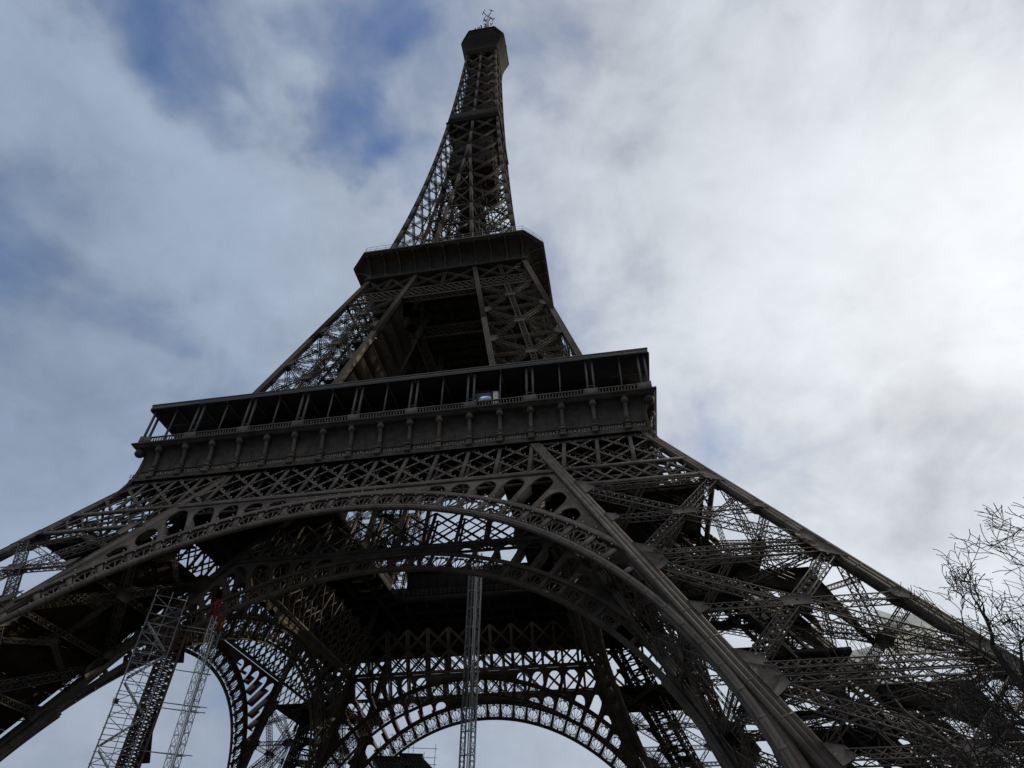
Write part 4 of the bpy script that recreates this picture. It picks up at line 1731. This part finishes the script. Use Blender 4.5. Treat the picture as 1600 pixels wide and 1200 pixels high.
for i in range(nl // 3):
    z = zt_ - 2.6 - i * 3.0
    s = 1 if i % 2 else -1
    for y in (-.35, .35):
        c.bar((s * HW * .85, y, z), (-s * HW * .85, y, z - 2.6), .05, .12)
    for k in range(9):
        t = (k + .5) / 9
        x = lerp(s * HW * .85, -s * HW * .85, t)
        c.box(x - .09, x + .09, -.35, .35, z - 2.6 * t - .03, z - 2.6 * t)
c.build('stair_flight', 'alu', h)
c = MB()
for i in (2, 4):
    z = zt_ - i * 5.2
    c.box(-HW - .15, -HW + .35, -HD, HD * .3, z - .08, z)
c.build('landing_board', 'wood', h)

# covered scaffold seen through the far arch
p = at(-17.9, 0, 101)
h = thing('scaffold_shelter', 'scaffold with dark green sloping cover seen low through the far arch', 'scaffold', (p.x, p.y, 0), R(16))
zr = at(-16.5, 12.2, 101).z
c = MB()
for i in range(6):
    x = lerp(-3.6, 3.8, i / 5)
    for y in (-2.5, 2.5):
        c.bar((x, y, 0), (x, y, zr + random.uniform(.4, 1.9)), .06)
for i in range(15):
    z = zr + .9 - i * 1.9
    if z < 0.3:
        break
    for y in (-2.5, 2.5):
        c.bar((-3.9, y, z), (4.1, y, z), .06)
        s = 1 if i % 2 else -1
        if z < zr - 1:
            c.bar((-3.6 * s, y, z), (3.8 * s, y, z - 1.9), .05)
for q in (.9, 1.7, 2.4):
    c.bar((-2.6, -2.5, zr + q), (.8 + q * .3, -2.5, zr + q), .045)
for x in (-2.2, -1.1, .2):
    c.bar((x, -2.5, zr), (x, -2.5, zr + 2.6), .05)
c.build('tube_frame', 'galv', h)
c = MB()
for x0, x1, za, zb in ((-4.4, -1.2, -.45, -.3), (-.8, 1.9, .0, .1)):
    for i in range(9):
        t0, t1 = i / 9, (i + .62) / 9
        c.prism([(lerp(x0, x1, t0), zr + lerp(za, zb, t0)), (lerp(x0, x1, t1), zr + lerp(za, zb, t1)),
                 (lerp(x0 + 1.2, x1 + 2.6, t1), zr - 2.0), (lerp(x0 + 1.2, x1 + 2.6, t0), zr - 2.0)], [], lambda a, b, dd: V3(a, dd, b), -2.6, 2.6)
    c.box(x0 - .2, x1 + .3, -2.7, 2.7, zr + zb + .02, zr + zb + .12)
for i in range(5):
    c.box(-3.4 + i * 1.5, -2.6 + i * 1.5, -2.7, -2.62, zr - 5, zr - 2.2)
c.build('tarpaulin_cover', 'green', h)

# small glazed kiosk on the gallery
h = thing('kiosk', 'small glazed kiosk with white end box on the first floor gallery', 'kiosk', (13.6, -34.3, 57.88))
c = MB()
for x in (-1.25, 1.15):
    for y in (-.5, .9):
        c.bar((x, y, 0), (x, y, 3.25), .1)
c.box(-1.35, 1.25, -.6, 1.0, 3.25, 3.4)
c.box(-1.3, 1.2, -.5, .9, 0, 1.3)
c.build('frame', 'dark', h)
c = MB()
c.face([(-1.18, -.62, 1.35), (1.08, -.62, 1.35), (1.08, -.50, 3.2), (-1.18, -.50, 3.2), (-1.18, -.58, 1.35), (1.08, -.58, 1.35), (1.08, -.46, 3.2), (-1.18, -.46, 3.2)],
       [(0, 1, 2, 3), (7, 6, 5, 4), (0, 4, 5, 1), (1, 5, 6, 2), (2, 6, 7, 3), (3, 7, 4, 0)])
c.build('window_pane', 'glass', h)
c = MB()
c.box(1.3, 2.0, -.5, .5, 0, 3.1)
c.box(1.26, 2.04, -.54, .54, 3.1, 3.2)
c.build('end_box', 'white', h)


# safety nets hung inside the right-hand leg
def net(az0, el0, az1, el1, dist, d2, sag, label):
    a, b = at(az0, el0, dist), at(az1, el0 - .3, d2)
    c_, e = at(az1, el1, d2), at(az0, el1 + .4, dist)
    mb = MB()
    n_ = 10
    vs, fs = [], []
    for i in range(n_ + 1):
        for j in range(n_ + 1):
            u, v = i / n_, j / n_
            p = lerp(lerp(a, b, u), lerp(e, c_, u), v)
            p = p + V3(.35 * sin(u * 9 + v * 4), .5 * sin(v * 7 + u * 3), -sag * 4 * u * (1 - u) * (1 - v * .6))
            vs.append(p)
    for i in range(n_):
        for j in range(n_):
            k = i * (n_ + 1) + j
            fs.append((k, k + 1, k + n_ + 2, k + n_ + 1))
    mb.face(vs, fs)
    o = mb.build('safety_net', 'net')
    so_ = o.modifiers.new('thickness', 'SOLIDIFY')
    so_.thickness = .04
    tag(o, label, 'net', 'pale safety nets hung in the right leg')
    return o


net(11.3, 23.1, 14.2, 20.2, 68, 70, .5, 'pale safety net between the middle girders of the right leg')
net(20.2, 20.6, 24.0, 17.2, 74, 72, .8, 'pale safety net just below the outer edge of the right leg')
net(15.4, 18.8, 19.6, 15.6, 70, 71, .6, 'lowest pale safety net deep inside the right leg')


# ------------------------------------------------------------------ bare winter trees
def bare_tree(base, height, lean, trunk_r, seed, label, first=0.36, bias=(0, 0, 0), limbs=5, nlev=6, l0=0.30):
    rng = random.Random(seed)
    t = thing('bare_tree', label, 'tree', base, 0, 'bare trees at the right edge')
    tr_ = MB()
    cr = MB()
    bias = Vector(bias)

    def rnd():
        return Vector((rng.gauss(0, 1), rng.gauss(0, 1), rng.gauss(0, 1))).normalized()

    def branch(p, dv, L, r, lev):
        n_ = (7, 6, 5, 5, 4, 3, 3, 2)[lev]
        pts, rad = [p.copy()], [r]
        q = p.copy()
        dd = dv.normalized()
        for i in range(n_):
            w_ = .10 if lev == 0 else (.30 if lev < 3 else .33)
            dd = (dd + rnd() * w_ + V3(0, 0, .07 if lev in (1, 2) else .03)).normalized()
            q = q + dd * (L / n_)
            pts.append(q.copy())
            rad.append(max(.014, r * (1 - (.35 if lev == 0 else .55) * (i + 1) / n_)))
        (tr_ if lev == 0 else cr).tube(pts, rad, (10, 7, 6, 5, 4, 3, 3, 3)[lev])
        if lev >= nlev:
            return
        kids = limbs if lev == 0 else rng.choice(((3, 4, 4) if limbs < 10 else (4, 5)) if lev < 3 else ((3, 3, 4) if lev < 5 else (2, 3)))
        for k in range(kids):
            tpos = rng.uniform(.62 if lev == 0 else .22, 1.0) if k else 1.0
            f = tpos * n_
            i = min(n_ - 1, int(f))
            bp = pts[i].lerp(pts[i + 1], f - i)
            br_ = lerp(rad[i], rad[i + 1], f - i)
            ax = dd.cross(rnd()).normalized()
            ang = rng.uniform(.15, .5) if k == 0 else rng.uniform(.55, 1.15)
            nd = (Matrix.Rotation(ang, 3, ax) @ dd) + bias * (.25 if lev < 2 else .04)
            branch(bp, nd, (height * l0 if lev == 0 else L * rng.uniform(.60, .80)), max(.013, br_ * (.85 if k == 0 else rng.uniform(.5, .7))), lev + 1)
    branch(Vector((0, 0, -.3)), Vector(lean), height * first, trunk_r, 0)
    tr_.build('trunk', 'bark', t)
    cr.build('crown', 'bark', t)
    return t


pB = at(31.8, 0, 31)
bare_tree((pB.x, pB.y, 0), 14.9, (-.07, .0, 1), .36, 5, 'leaning bare tree beside the right leg, its forked top against the sky',
          first=.74, bias=(-.16, .05, .3), limbs=5, l0=.145, nlev=6)
pC = at(23.8, 0, 40)
bare_tree((pC.x, pC.y, 0), 19, (-.05, .0, 1), .24, 9, 'dark bare tree whose twigs tangle in front of the right leg',
          first=.58, bias=(-.4, .0, .1), limbs=3, l0=.24, nlev=5)
pA = at(40.2, 0, 32)
bare_tree((pA.x, pA.y, 0), 19.3, (-.03, 0, 1), .34, 23, 'tall bare tree at the right edge, its crown against white cloud',
          first=.58, bias=(-.04, 0, .06), limbs=12, l0=.19, nlev=7)

# ------------------------------------------------------------------ ground
g = MB()
g.face([(-4000, -4000, 0), (4000, -4000, 0), (4000, 4000, 0), (-4000, 4000, 0)], [(0, 1, 2, 3)])
tag(g.build('ground', 'ground'), 'darkened gravel esplanade under the tower', None, kind='structure')
for x0, x1, y0, y1 in ((-35, 35, 110, 700), (70, 160, -60, 60), (-160, -70, -60, 60)):
    g = MB()
    g.box(x0, x1, y0, y1, -0.2, 0.02)
    tag(g.build('lawn', 'lawn'), 'winter lawn beside the gravel', None, kind='structure')
